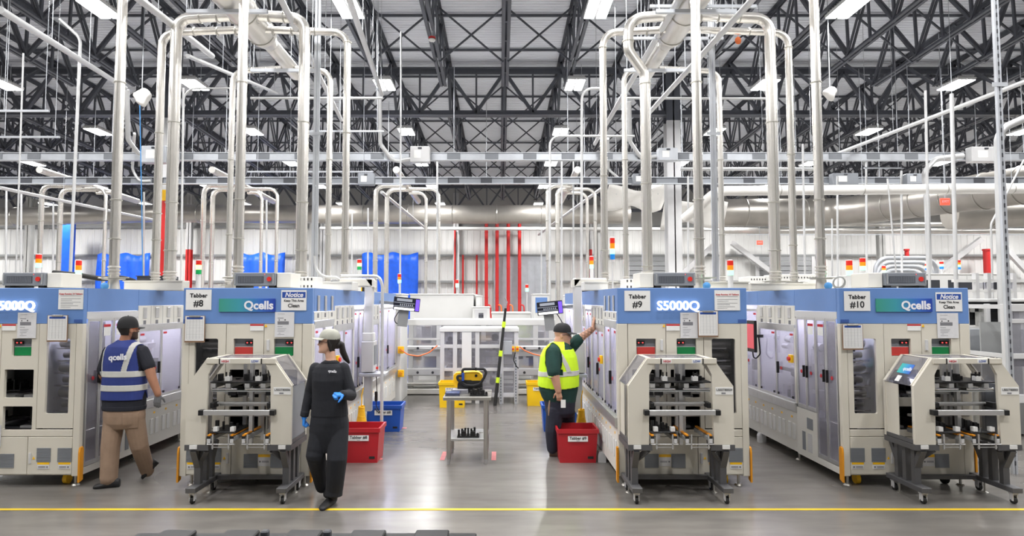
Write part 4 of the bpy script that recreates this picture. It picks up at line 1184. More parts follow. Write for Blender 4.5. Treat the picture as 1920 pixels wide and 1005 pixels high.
# pipes of the red extinguishing riser etc. are with the far wall below
# ------------------------------------------------------------------ monitors on arms
def monitor(px0, py0, px1, py1, d, label, yaw, sx=1):
    c = W((px0 + px1) / 2, (py0 + py1) / 2, d); w = abs(W(px1, py0, d).x - W(px0, py0, d).x); h = W(px0, py0, d).z - W(px0, py1, d).z
    o = thing('monitor', label, 'monitor', tuple(c), yaw)
    h *= .86
    MB().box(-w / 2, w / 2, 0, .03, -h / 2, h / 2, .006).build('case', 'black', o)
    s = MB().box(-w / 2 + .008, w / 2 - .008, -.003, 0, -h / 2 + .012, h / 2 - .012).build('screen', 'screen_dark', o)
    def e(a, b, c_, d_, m): MB().box(-w / 2 + w * a, -w / 2 + w * b, -.005, -.003, -h / 2 + h * c_, -h / 2 + h * d_).build('screen_field', m, s)
    e(.04, .80, .05, .22, 'screen_white'); e(.84, .98, .06, .92, 'screen_purple'); e(.12, .7, .7, .9, 'screen_grey')
    e(.02, .8, .3, .34, 'screen_grey'); e(.02, .8, .56, .6, 'screen_grey')
    for k in range(7): e(.25 + k * .075, .29 + k * .075, .38, .5, 'screen_grey')
    MB().box(-.04, .04, .03, .07, -.05, .05).build('mount', 'unit_grey', o)
    MB().box(-.05 * sx, -.45 * sx, .05, .09, -.03, .02, .004).build('arm', 'unit_grey', o)
    MB().box(-.12, .05, .06, .09, -.38, -.1, .004).build('bracket', 'grey_paint', o)
    MB().tube(fillet([(-.1 * sx, .08, -.1), (-.2 * sx, .08, -.3), (-.05 * sx, .08, -.38), (.0, .08, -.2)], .08), .008, 6).build('cable', 'black', o, 50)
    o.rotation_euler = (0, .1 * sx, yaw)
    return o
monitor(738, 556, 787, 585, 10.6, 'tilted status monitor on an arm beside the left machine row', .15, 1)
monitor(1007, 563, 1055, 592, 10.6, 'tilted status monitor on an arm above the man in the yellow vest', -.12, -1)
# ------------------------------------------------------------------ pendant control panels
def pendant(side, px, d, label, screen):
    x = W(px, 600, d).x; s = 1 if side == 'L' else -1           # L: machine on the left
    o = thing('pendant_panel', label, 'control panel', (x, d, 0))
    zt = W(px, 536, d).z + .07
    MB().box(-s * .42, s * .07, -.07, .07, zt - .09, zt + .04, .02).build('arm', 'white_panel', o)
    MB().prism([(s * .05, zt - .09), (s * .09, zt - .09), (s * .09, zt), (s * .02, zt + .04), (-s * .05, zt + .04)], -.07, .07).build('elbow', 'white_panel', o)
    MB().box(-.06, .06, -.06, .06, 1.52, zt - .08, .01).build('drop_post', 'white_frame', o)
    MB().box(-.08, .08, -.08, .08, 1.42, 1.54, .01).build('swivel', 'white', o)
    MB().box(-.09, .09, -.10, .16, .98, 1.42, .01).build('housing', 'white_frame', o)
    sc_ = MB().box(s * .09, s * .097, -.07, .14, 1.08, 1.36).build('screen', 'unit_grey' if screen == 'L' else 'screen_red', o)
    if screen != 'L': MB().box(s * .097, s * .099, -.07, .14, 1.08, 1.16).build('screen_field', 'screen_blue', sc_)
    MB().cyl((s * .09, .1, 1.02), (s * .12, .1, 1.02), .02, 12).build('stop_button', 'red_button', o, 40)
    MB().box(-.12, s * .26 if s > 0 else .12, -.12, .18, .92, .965, .006).build('keyboard_tray', 'galv', o) if s > 0 else MB().box(-.26, .12, -.12, .18, .92, .965, .006).build('keyboard_tray', 'galv', o)
    MB().box(-.055, .055, -.05, .05, .42, .92, .004).build('post', 'galv', o)
    MB().box(s * .1, s * .14, -.05, -.01, .56, .70, .008).build('cable_box', 'black', o)
    MB().tube(fillet([(s * .12, -.03, .92), (s * .13, -.03, .7), (s * .12, -.03, .5), (s * .2, -.03, .35), (s * .1, 0, .45)], .06), .006, 6).build('cable', 'black', o, 50)
pendant('L', 692, 9.15, 'white pendant control panel hung beside the left machine row', 'L')
pendant('R', 1083, 9.05, 'white pendant control panel with a red and blue screen right of the aisle', 'R')
# side monitors behind the machines at the right gap
o = thing('side_monitor', 'monitor on a bracket in the gap left of the rightmost machine', 'monitor', tuple(W(1409, 630, 8.9)))
MB().box(-.02, .02, -.15, .15, -.22, .22, .006).build('case', 'black', o); MB().box(-.024, -.02, -.13, .13, -.17, .17).build('screen', 'screen_red', o)
MB().box(.02, .16, -.02, .02, -.02, .02).build('arm', 'black', o)
MB().tube(fillet([(.1, 0, 0), (.12, 0, -.25), (.03, 0, -.35), (.01, 0, -.2)], .06), .01, 6).build('cable', 'black', o, 50)
# ------------------------------------------------------------------ equipment right of the rightmost machine
RD = 9.4
x0 = W(1790, 600, RD).x
t = thing('solar_line', 'pale machine line with dark window band and logo behind the rightmost machine', 'machine', (x0, RD, 0))
gx = lambda px: W(px, 600, RD).x - x0
gz = lambda py: W(1850, py, RD).z
MB().box(0, gx(1990), .0, 1.6, .05, gz(660), .01).build('base', 'white_panel', t)
MB().box(0, gx(1990), -.05, .3, gz(660), gz(616), .01).build('front_cover', 'galv', t)
MB().box(0, gx(1990), -.02, .05, gz(616), gz(612)).build('rail', 'white', t)
MB().box(0, gx(1990), .5, .55, gz(612), gz(566)).build('window_back', 'unit_dark', t)
MB().box(0, gx(1990), .3, .5, gz(600), gz(586)).build('dark_rail', 'black', t)
for px in (1855, 1930): MB().box(gx(px), gx(px + 11), .18, .28, gz(613), gz(585)).build('bracket', 'white', t)
MB().box(0, gx(1990), -.05, 1.6, gz(566), gz(560), .01).build('top_plate', 'white', t)
for px in (1830, 1852, 1900): MB().box(gx(px), gx(px + 6), -.03, .05, gz(560), gz(512)).build('post', 'white_frame', t)
for py in (543, 524): MB().box(0, gx(1990), -.02, .04, gz(py + 5), gz(py)).build('rail', 'white', t)
for a, b in ((1836, 1852), (1858, 1900)): MB().box(gx(a), gx(b), .0, .01, gz(541), gz(530)).build('pane', 'pane_dark', t)
for px, c in ((1845, 'white_frame'), (1862, 'white_frame')): MB().box(gx(px), gx(px + 3), .2, .28, gz(586), gz(577), .005).build('lamp', 'white', t)
s = MB().box(0, .2, -.058, -.05, 0, .12).build('logo_sign', 'logo_small', t); s.location = (gx(1865), 0, gz(637))
text('lettering', 'qcells', .065, 'notice_white', t, (gx(1865) + .125, -.06, gz(629.5)))
MB().box(gx(1848), gx(1864), -.056, -.05, gz(645), gz(621)).build('sheet', 'paper', t)
# taller framed cell at the right edge
RD2 = 8.6
x1 = W(1882, 600, RD2).x
t = thing('framed_cell', 'white framed cell with glass windows at the right edge', 'machine', (x1, RD2, 0))
gx2 = lambda px: W(px, 600, RD2).x - x1; gz2 = lambda py: W(1900, py, RD2).z
for px in (1882, 1925, 1970): 
    for y in (0, .7): MB().box(gx2(px), gx2(px + 8), y, y + .06, 0, gz2(570), .004).build('post', 'white_frame', t)
for py, h in ((570, 14), (598, 8), (663, 10), (740, 16)): MB().box(gx2(1882) + .003, gx2(1978) - .003, .006, .052, gz2(py + h), gz2(py), .004).build('rail', 'white_frame', t)
for py in (570, 663): MB().box(gx2(1882) + .004, gx2(1890) - .004, .06, .7, gz2(py + 9), gz2(py + 1)).build('rail', 'white_frame', t)
for a, b in ((1890, 1925), (1933, 1970)):
    for c, d in ((584, 598), (606, 663), (673, 740)): MB().box(gx2(a), gx2(b), .02, .026, gz2(d), gz2(c)).build('pane', 'pane_mid', t)
MB().box(gx2(1890), gx2(1970), .5, .52, .1, gz2(606)).build('back_panel', 'grey_paint', t)
MB().box(gx2(1895), gx2(1960), .2, .4, gz2(690), gz2(672), .01).build('mechanism', 'unit_dark', t)
# ================================================================== PIPES AND DUCTS OVERHEAD
ZM = ZT + .0
def riser(label, pts, r, clamp_z=(), base=True, m='stainless', bend=.16, n=18, group='stainless exhaust risers', damper=True, cat='pipe'):
    """vertical stainless exhaust pipe from a machine top, with clamps, damper and reducer"""
    P0 = Vector(pts[0])
    o = thing('exhaust_pipe', label, cat, (P0.x, P0.y, 0), 0, group)
    off = Vector((P0.x, P0.y, 0)); Q = [Vector(p) - off for p in pts]
    MB().tube(fillet(Q, bend, 8), r, n).build('pipe', m, o, 50)
    for z in clamp_z:
        c = MB().ring((0, 0, z), (0, 0, 1), r + .004, .009, 20, 6).build('clamp', 'steel', o, 50)
    MB().box(-.004, .004, -r - .006, -r + .004, Q[0].z + .3, clamp_z[-1] if clamp_z else Q[0].z + 1.2).build('seam', 'steel', o)
    if damper:
        z = Q[0].z
        MB().cyl((0, 0, z + .12), (0, 0, z + .135), r + .07, 18).build('flange', 'steel', o, 40)
        for k in range(3): MB().ring((0, 0, z + .19 + .04 * k), (0, 0, 1), r + .003, .011, 20, 6).build('bellows_ring', 'duct', o, 50)
        MB().cyl((-r - .12, -.02, z + .14), (r + .14, -.02, z + .14), .008, 6).build('damper_handle', 'steel', o)
        MB().cyl((0, 0, z), (0, 0, z + .12), r * 1.25, 18, r).build('reducer', 'duct', o, 40)
    return o
def up(px, py, d, ptop=None):                              # a foot on a machine top
    p = W(px, py, d); return (p.x, d, ZM)
def straight(px, d, r, label, top=8.5):
    x = W(px, 530, d).x
    zs_ = [W(px, y, d).z for y in (448, 375, 155)]
    return riser(label, [(x, d, ZM), (x, d, top)], r, zs_, group='stainless exhaust risers')
straight(213, 7.65, .058, 'straight stainless riser standing on the leftmost machine')
straight(446, 7.65, .058, 'straight stainless riser standing behind the grey unit of the second machine')
straight(1312, 7.65, .058, 'straight stainless riser standing right of the third machine lettering')
straight(1540, 7.65, .056, 'straight stainless riser standing on the left corner of the rightmost machine')
HZ = 6.12
def arch(px, d, r, hx, label, zt, dy=.0, cl=(470, 380, 230)):
    x = W(px, 530, d).x
    zs_ = [W(px, y, d).z for y in cl]
    s = 1 if hx > x else -1
    o = riser(label, [(x, d, ZM), (x, d, zt), (hx - s * .12, d + dy, zt + .05)], r, zs_, bend=.22)
    for k in (.35, .6, .8):
        xx = (hx - x) * k
        MB().ring((xx, dy * k, zt + .02), (1, 0, 0), r + .004, .009, 20, 6).build('clamp', 'steel', o, 50)
    return o
HXL, HXR = -3.72, 2.68
arch(318, 9.0, .080, HXL, 'thick bent stainless riser joining the left header duct from the left', HZ)
arch(564, 9.0, .080, HXL, 'thick bent stainless riser joining the left header duct from the right', HZ)
arch(291, 9.35, .058, HXL, 'thinner bent riser left of the thick one on the leftmost machine', HZ - .06, cl=(450, 400, 250))
arch(646, 9.35, .054, HXL, 'thinner bent riser at the right of the left pipe cluster', HZ - .06, cl=(430, 250, 80))
arch(428, 10.9, .050, HXL, 'rear bent riser in the left cluster, left one', HZ - .08, cl=(440, 300))
arch(614, 10.9, .050, HXL, 'rear bent riser in the left cluster, right one', HZ - .08, cl=(440, 300))
arch(1454, 9.0, .076, HXR, 'thick bent stainless riser joining the right header duct from the right', HZ)
arch(1134, 9.35, .054, HXR, 'thinner bent riser at the left of the right pipe cluster', HZ - .06, cl=(470, 330, 90))
arch(1489, 9.35, .052, HXR, 'thinner bent riser at the right of the right pipe cluster', HZ - .06, cl=(460, 290, 90))
arch(1174, 10.9, .048, HXR, 'rear bent riser in the right cluster, left one', HZ - .08, cl=(440, 300))
arch(1355, 10.9, .048, HXR, 'rear bent riser in the right cluster, right one', HZ - .08, cl=(440, 300))
# the S-bent one
x2 = W(1214, 530, 9.0).x; x1 = W(1178, 90, 9.0).x
za, zb_ = W(1190, 95, 9.0).z, W(1205, 140, 9.0).z
o = riser('thick S-bent stainless riser joining the right header duct from the left', [(x2, 9.0, ZM), (x2, 9.0, zb_), (x1, 9.0, za), (x1, 9.0, HZ), (HXR - .15, 9.0, HZ + .05)], .076, [W(1200, y, 9.0).z for y in (500, 345, 158)], bend=.24)
MB().ring((x1 - x2, 0, W(1190, 78, 9.0).z), (0, 0, 1), .08, .009, 20, 6).build('clamp', 'steel', o, 50)
# headers along the hall
def header(x, label):
    o = thing('header_duct', label, 'duct', (x, 5.0, HZ + .06))
    MB().tube([(0, 0, 0), (0, 4.7, 0)], .21, 24).build('main', 'duct', o, 50)
    MB().tube([(0, 4.7, 0), (0, 5.0, -.02)], [.21, .12], 24).build('reducer', 'duct', o, 50)
    MB().tube([(0, 5.0, -.02), (0, 6.3, -.04)], .12, 20).build('tail', 'duct', o, 50)
    for y in (.8, 1.9, 3.0, 3.9, 4.6): MB().ring((0, y, 0), (0, 1, 0), .213, .011, 24, 6).build('clamp', 'steel', o, 50)
    for y in (3.4, 5.6):
        MB().box(-.55, .55, y - .025, y + .025, -.26, -.21).build('trapeze', 'galv', o)
        for s in (-1, 1): MB().cyl((s * .5, y, -.23), (s * .5, y, chord_z(5 + y) - HZ - .06), .007, 6).build('hanger_rod', 'galv', o)
header(HXL, 'large stainless header duct overhead on the left'); header(HXR, 'large stainless header duct overhead on the right')
# steel struts standing beside the clusters
def strut(px, d, label, w=.045, top=9.0, z0=None, slots=0):
    x = W(px, 530, d).x
    o = thing('strut_post', label, 'strut', (x, d, 0))
    z0 = ZM if z0 is None else z0
    MB().box(-w, -.006, -.02, .02, z0, top).build('channel', 'galv', o); MB().box(.006, w, -.02, .02, z0, top).build('channel', 'galv', o)
    MB().box(-w - .06, w + .06, -.03, -.02, 4.55, 4.6).build('cross_plate', 'galv', o)
    for i in range(slots): MB().box(-.008, .008, -.0225, -.0195, z0 + .1 + i * .1, z0 + .15 + i * .1).build('slot', 'unit_dark', o)
strut(589, 9.6, 'double galvanised strut beside the thick riser of the left cluster')
strut(1342, 9.6, 'double galvanised strut beside the straight riser of the right cluster')
strut(1887, 7.4, 'slotted galvanised strut rising at the right edge', .03, 8.8, 0, 66)

# straight support pipes running along the hall
def run(label, a, b, r, m='conduit', cat='pipe', name='support_pipe', cl=True):
    a, b = Vector(a), Vector(b)
    o = thing(name, label, cat, tuple(a))
    MB().tube([(0, 0, 0), b - a], r, 10).build('pipe', m, o, 50)
    if cl:
        for f in (.3, .6, .95):
            p = (b - a) * f
            if (a + p).z < chord_z((a + p).y) - .2: MB().cyl(p, (p.x, p.y, chord_z((a + p).y) + JD - .1 - a.z), .006, 6).build('hanger_rod', 'galv', o)
    return o
run('pale square pipe running overhead at the upper left', W(225, -30, 7.0), W(398, 105, 11.6), .05)
run('thin pale pipe running overhead left of the left light', W(352, 105, 11.0), W(520, 175, 16.5), .04)
run('pale pipe running overhead at the far left', W(0, 18, 7.6), W(470, 165, 17.0) if False else W(235, 165, 12.6), .045)
run('pale pipe running overhead between left cluster and aisle', W(520, -15, 8.0), W(640, 225, 15.5), .045)
run('pale pipe beside the lights left of the aisle', W(652, -10, 9.0), W(716, 178, 16.5), .05)
run('pale pipe running overhead over the third machine', W(1285, -20, 8.0), W(1115, 270, 17.5), .05)
run('pale pipe running overhead between the right clusters', W(1428, -20, 7.6), W(1205, 225, 13.5), .045)
run('thin pale pipe crossing overhead at the right', W(1930, 150, 12.4), W(1562, 291, 18.8), .05)
run('thin pale pipe at the lower left leading to the far wall', W(0, 352, 17), W(300, 415, 26), .05)
run('white pipe at right of the aisle in the distance', W(1130, 352, 22), W(1010, 440, 34), .06)
run('white pipe left of the aisle in the distance', W(715, 360, 22), W(800, 430, 34), .06)
# thick white pipe across the right side
o = thing('insulated_pipe', 'thick white insulated pipe crossing the right half of the hall', 'pipe', tuple(W(1338, 358, 16.3)))
a, b = W(1338, 358, 16.3), W(1960, 353, 16.2)
MB().tube(fillet([Vector((-.5, .9, -.6)), Vector((.1, 0, 0)), b - a], .4), .13, 18).build('pipe', 'film', o, 50)
for f in (.2, .45, .7, .9):
    p = (b - a) * f; MB().ring(p, (1, 0, 0), .134, .01, 20, 6).build('band', 'steel', o, 50); MB().cyl(p, p + Vector((0, 0, 3.2)), .007, 6).build('hanger_rod', 'galv', o)
run('thin white pipe above the insulated pipe on the right', W(1275, 317, 17.8), W(1535, 317, 17.8), .05)
run('thin cream pipe running across the far wall', W(600, 428, 37.2), W(1420, 430, 37.2), .1, 'white', cl=False)
run('thin pipe crossing behind the left cluster', W(470, 184, 14.2), W(718, 184, 14.2), .03)
run('thin pipe crossing behind the right cluster', W(1160, 184, 14.4), W(1440, 185, 14.4), .03)
for i, (x0_, x1_, y, d, lab) in enumerate(((0, 92, 208, 12, 'short trapeze rail at the far left edge'), (0, 112, 257, 13, 'pale rail below the light at the far left edge'), (1620, 1690, 315, 17.5, 'short pale rail right of the last straight riser'), (464, 700, 322, 17, 'thin rail below the left bus duct'), (1400, 1920, 440, 34, 'thin rail across the wall at the far right'), (560, 720, 246, 15.2, 'pale rail at light level left of the aisle'), (1218, 1418, 12, 8.6, 'bright trapeze rail at the top right of the aisle'), (1182, 1356, 72, 9.6, 'trapeze rail below the right header duct'), (475, 512, 33, 9.1, 'short trapeze rail at the left header duct'))):
    p, q = W(x0_, y, d), W(x1_, y, d)
    o = thing('trapeze_rail', lab, 'rail', tuple(p))
    MB().box(0, (q - p).x, -.02, .02, -.02, .02).build('rail', 'galv', o)
    for f in (.08, .92): MB().cyl(((q - p).x * f, 0, 0), ((q - p).x * f, 0, max(.3, chord_z(d) + JD - p.z)), .007, 6).build('hanger_rod', 'galv', o)

# conduits
def conduit(label, pts, r=.024, m='conduit', bend=.25, name='conduit'):
    P = [W(*p) if len(p) == 3 and p[0] > -500 and not isinstance(p, Vector) else Vector(p) for p in pts]
    if pts[-1][1] > 515 and pts[-1][2] > 5:                # runs down to a machine top or the floor
        e = P[-1]; on = any(x0_ - .02 < e.x < x0_ + MW + .02 and YF < e.y < YF + ML for x0_ in MX.values())
        P[-1] = Vector((e.x, e.y, ZT - .005 if on else 0.0))
    o = thing(name, label, 'conduit', tuple(P[0]))
    MB().tube(fillet([p - P[0] for p in P], bend, 6), r, 8).build('tube', m, o, 50)
    return o
conduit('thin conduit bending down at the far left', [(112, 36, 11.5), (151, 72, 11.5), (129, 535, 11.5)], .028)
conduit('thin conduit dropping between leftmost lights', [(44, 100, 12), (30, 535, 12)], .016)
conduit('conduit left of the left plug-in box', [(238, 168, 15.8), (240, 262, 16.5), (262, 291, 17), (282, 291, 17)], .06)
conduit('cable curving into the lower left bus duct', [(252, 250, 18), (248, 320, 20), (262, 340, 19.9), (282, 339, 19.9)], .04)
conduit('green cable hanging left of the white column', [(262, 190, 16), (266, 400, 16), (275, 535, 16)], .012, 'wire_blue')
conduit('white conduit curving into the central plug-in box', [(712, 172, 16.2), (713, 270, 16.9), (738, 303, 17.1), (775, 297, 17.1)], .055)
conduit('white conduit curving into the right plug-in box', [(1180, 190, 16.2), (1181, 265, 16.9), (1203, 298, 17.1), (1236, 292, 17.1)], .055)
conduit('grey cable curving into the lower bus duct on the right', [(1140, 260, 19), (1141, 318, 20.5), (1165, 338, 20.8), (1190, 336, 20.8)], .04)
conduit('white conduit bent from the last plug-in box down to the floor line', [(1806, 292, 16.9), (1755, 298, 16.9), (1733, 322, 16.9), (1738, 380, 16.9), (1744, 545, 16.9)], .07)
conduit('conduit dropping at the right with an elbow', [(1935, 216, 9.2), (1871, 244, 9.2), (1874, 545, 9.2)], .055, bend=.3)
conduit('thin conduit above the rightmost machine', [(1735, 170, 12.5), (1740, 535, 12.5)], .025)
conduit('grey conduit pair member right of the aisle', [(1784, 176, 13.5), (1790, 535, 13.5)], .04)
conduit('thin rod conduit right of the aisle pole', [(1664, 335, 16), (1693, 535, 16)], .02)
conduit('thin conduit with top elbow right of the aisle', [(1132, 166, 13), (1091, 166, 13), (1088, 540, 13)], .028)
conduit('second thin conduit with elbow right of the aisle', [(1190, 255, 16), (1031, 255, 16), (1030, 540, 16)], .03)
conduit('thin conduit dropping left of the aisle', [(752, 60, 14), (751, 540, 14)], .02)
conduit('thin conduit dropping beside the thin left riser', [(344, 165, 11.5), (340, 520, 11.5)], .02)
conduit('thin conduit with elbow left of the second riser', [(436, 165, 13), (345, 166, 13), (341, 530, 13)], .018)
conduit('flexible conduit bend on top of the second machine', [(590, 480, 9.3), (592, 505, 9.3), (606, 519, 9.3), (640, 520, 9.3), (642, 540, 9.3)], .02)
conduit('pale conduit arching on top of the second machine', [(640, 517, 8.6), (711, 518, 8.6), (717, 535, 8.6), (717, 680, 8.6)], .022)
conduit('thin conduit dropping right of the right cluster', [(1505, 270, 14), (1508, 520, 14)], .025)
conduit('pale conduit at the far right of the rightmost machine', [(1920, 300, 13), (1858, 420, 13), (1858, 545, 13)], .02)
for k, (px, y0, d) in enumerate(((12, 355, 20), (40, 360, 20), (500, 375, 20), (820, 300, 19), (824, 420, 24), (1053, 290, 19), (1015, 430, 24), (1570, 330, 18), (1624, 300, 18), (1690, 320, 18), (1790, 395, 20), (1560, 410, 22), (100, 380, 21), (270, 360, 21), (660, 400, 23), (690, 390, 23), (860, 440, 30), (1075, 300, 21), (1205, 370, 19), (1290, 330, 19))):
    conduit('thin drop conduit number %s from the left among the far conduits' % ORD[k % 15] if False else 'slender drop conduit in the background near ' + ['the left edge', 'the far left light', 'the left cluster', 'the left side of the aisle', 'the aisle wall column', 'the right side of the aisle', 'the red pipes', 'the right strut', 'the orange sign', 'the large duct', 'the right duct bend', 'the roller door', 'the leftmost lamps', 'the blue tarpaulin', 'the second tarpaulin', 'the blue tarpaulin edge', 'the wall column', 'the right monitor', 'the S-bent riser', 'the white column'][k], [(px, y0, d), (px + (px - 937) * -.004, 545, d)], .03)
# ------------------------------------------------------------------ second row of exhaust clusters farther back
def far_cluster(hx, d, pxs, where):
    for k, (px, dd) in enumerate(pxs):
        x = W(px, 540, d + dd).x; z1 = 6.05 - .12 * (k % 2)
        o = thing('exhaust_pipe', '%s small bent riser in the distance %s' % (ORD[k], where), 'pipe', (x, d + dd, 0), 0, 'far exhaust risers')
        MB().tube(fillet([(0, 0, 2.0), (0, 0, z1), (hx - x, .1, z1 + .02)], .3, 6), .085 if k % 2 == 0 else .06, 12).build('pipe', 'stainless', o, 50)
        for z in (3.4, 4.8): MB().ring((0, 0, z), (0, 0, 1), .088 if k % 2 == 0 else .063, .012, 16, 5).build('clamp', 'steel', o, 50)
    o = thing('header_duct', 'distant inclined stainless header duct ' + where, 'duct', (hx, d - 2.0, 6.1))
    MB().tube([(0, 0, .1), (0, 5.5, -.05)], .11, 16).build('main', 'duct', o, 50)
    for y in (1, 2.5, 4): MB().ring((0, y, .05), (0, 1, 0), .115, .012, 16, 5).build('clamp', 'steel', o, 50)
far_cluster(W(150, 380, 22).x, 22, ((72, 0), (193, 0), (108, .8), (218, .8)), 'at the left edge')
far_cluster(W(445, 380, 22).x, 22, ((378, 0), (517, 0), (395, .8), (488, .8)), 'behind the left cluster')
far_cluster(W(760, 380, 22).x, 22, ((703, 0), (822, 0), (724, .8), (798, .8)), 'left of the aisle')
far_cluster(W(1070, 380, 22).x, 22, ((1028, 0), (1117, 0), (1046, .8), (1102, .8)), 'right of the aisle')
# ------------------------------------------------------------------ bus ducts with plug-in boxes
def bus(py, d, boxes, label, dark):
    z = W(937, py, d).z; x0_, x1_ = W(-40, py, d).x, W(1960, py, d).x
    o = thing('bus_duct', label, 'bus duct', (0, d, z))
    MB().box(x0_, x1_, -.06, .06, -.09, .09).build('housing', 'galv' if not dark else 'unit_grey', o)
    for s in (-.11, .09): MB().box(x0_, x1_, -.09, .09, s, s + .02).build('flange', 'galv', o)
    n = int((x1_ - x0_) / 1.05)
    for i in range(n):
        x = x0_ + (i + .5) * 1.05
        MB().box(x - .18, x + .18, -.075, -.06, -.085, .085, .01).build('tap_cover', 'unit_grey' if not dark else 'unit_dark', o)
        if i % 3 == 0: MB().cyl((x, 0, .09), (x, 0, chord_z(d) - z), .01, 6).build('hanger_rod', 'galv', o)
    for i, (px, w, h, lab, m) in enumerate(boxes):
        x = W(px, py, d).x
        q = thing('plug_in_box', lab, 'junction box', (x, d - .085, z))
        k = d / F_PX
        MB().box(-w * k / 2, w * k / 2, -.25, 0, -h * k / 2, h * k / 2, .015).build('case', m, q)
        MB().box(-w * k * .3, w * k * .05, -.256, -.25, -h * k * .25, h * k * .25).build('label', 'paper', q)
        MB().box(-.05, .05, -.27, -.25, h * k * .32, h * k * .42).build('latch', 'unit_dark', q)
bus(294, 17.2, ((300, 46, 32, 'pale plug-in box on the upper bus duct at the left column', 'galv'), (790, 36, 30, 'pale plug-in box on the upper bus duct left of the aisle', 'white_frame'), (1247, 36, 24, 'grey plug-in box on the upper bus duct at the white column', 'galv'), (1832, 54, 28, 'wide pale plug-in box on the upper bus duct at the right', 'white_frame')), 'upper galvanised bus duct hung across the whole hall', False)
bus(339, 20.0, ((690, 30, 22, 'grey plug-in box on the lower bus duct left of the aisle', 'unit_grey'), (1196, 26, 20, 'grey plug-in box on the lower bus duct behind the S-bent riser', 'unit_grey'), (1575, 48, 22, 'wide grey plug-in box on the lower bus duct at the right', 'unit_grey'), (1703, 30, 20, 'small grey plug-in box on the lower bus duct near the big duct', 'unit_grey')), 'lower dark bus duct hung across the whole hall', True)
# ------------------------------------------------------------------ large ventilation ducts
def big_duct(label, pts, r, seams, bend=1.0, m='duct_grey'):
    P = [Vector(p) for p in pts]
    o = thing('ventilation_duct', label, 'duct', tuple(P[0]))
    path = fillet([p - P[0] for p in P], bend, 8)
    MB().tube(path, r, 28).build('duct', m, o, 50)
    for i in range(len(P) - 1):
        a, b = P[i] - P[0], P[i + 1] - P[0]; L = (b - a).length
        n = max(1, int(L / seams))
        for k in range(1, n):
            p = a + (b - a) * (k / n); MB().ring(p, b - a, r + .01, .025, 28, 6).build('seam', 'steel', o, 50)
    return o
z1 = W(1920, 345, 22).z
big_duct('large silver spiral duct sweeping in from the right', [W(2000, 335, 21), W(1625, 392, 29), W(1560, 398, 31), W(1340, 399, 31)], .68, 1.2, 1.3)
big_duct('second silver duct below the first at the right edge', [W(2000, 392, 27), W(1780, 400, 27.5)], .7, 1.2)
big_duct('long silver duct crossing the hall in front of the far wall', [W(600, 402, 33.5), W(1180, 402, 33.5)], .5, 2.2)
big_duct('long silver duct on the left in front of the far wall', [W(-60, 408, 35), W(300, 400, 35), W(596, 402, 35)], .5, 2.2)
# pipe rack of pipes below the ducts at the right
for i, (y, r_) in enumerate(((421, .12), (433, .16))):
    run('horizontal silver pipe below the large duct, %s one' % ('upper', 'lower')[i], W(1355, y, 36), W(1930, y, 36), r_, 'duct', cl=False)
# white sheets of film hung overhead
def film(label, px_poly, d, seed):
    r = random.Random(seed); (x0_, y0_, x1_, y1_) = px_poly
    a, b = W(x0_, y0_, d), W(x1_, y1_, d); nx, nz = 14, 6; vs = []; fs = []
    for i in range(nx + 1):
        for j in range(nz + 1):
            u, v = i / nx, j / nz
            sag = .35 * math.sin(PI * u) * (1 if seed == 2 else -.2)
            vs.append((a.x + (b.x - a.x) * u, d + .25 * math.sin(u * 6 + seed) * v + .9 * v, a.z + (b.z - a.z) * v * (.7 + .3 * abs(math.sin(u * 2.6 + seed))) - sag * .5 + .05 * math.sin(u * 9 + v * 4)))
    for i in range(nx):
        for j in range(nz):
            k = i * (nz + 1) + j; fs.append((k, k + nz + 1, k + nz + 2, k + 1))
    m = MB(); m._add(vs, fs); o = m.build('plastic_film', 'film', None, 180)
    md = o.modifiers.new('thickness', 'SOLIDIFY'); md.thickness = .01
    tag(o, label, 'plastic sheet')
    for u in (.15, .85):
        x_ = a.x + (b.x - a.x) * u; MB().cyl((x_, d + .3, a.z - .3), (x_, d + .3, chord_z(d) + JD), .008, 6).build('hanger_wire', 'galv', o)
film('crumpled white plastic sheet hung left of the white column', (1142, 346, 1255, 385), 21.6, 2)
film('white plastic sheet hung right of the white column', (1246, 380, 1366, 425), 22.2, 5)
# ------------------------------------------------------------------ signs hung overhead
def exit_sign(px, py, d, w, lab):
    p = W(px, py, d); k = d / F_PX
    o = thing('exit_sign', lab, 'sign', tuple(p))
    MB().box(-w * k / 2, w * k / 2, 0, .06, -w * k * .36, w * k * .36, .01).build('case', 'exit_red', o)
    text('lettering', 'EXIT', w * k * .36, 'notice_white', o, (0, -.004, 0))
    MB().cyl((0, .03, w * k * .36), (0, .03, chord_z(d) + JD + .05 - p.z), .012, 6).build('hanger_rod', 'galv', o)
exit_sign(1773, 378, 18.5, 18, 'red hanging exit sign in front of the large duct')
exit_sign(1425, 455, 35, 11, 'small red hanging exit sign before the far wall')
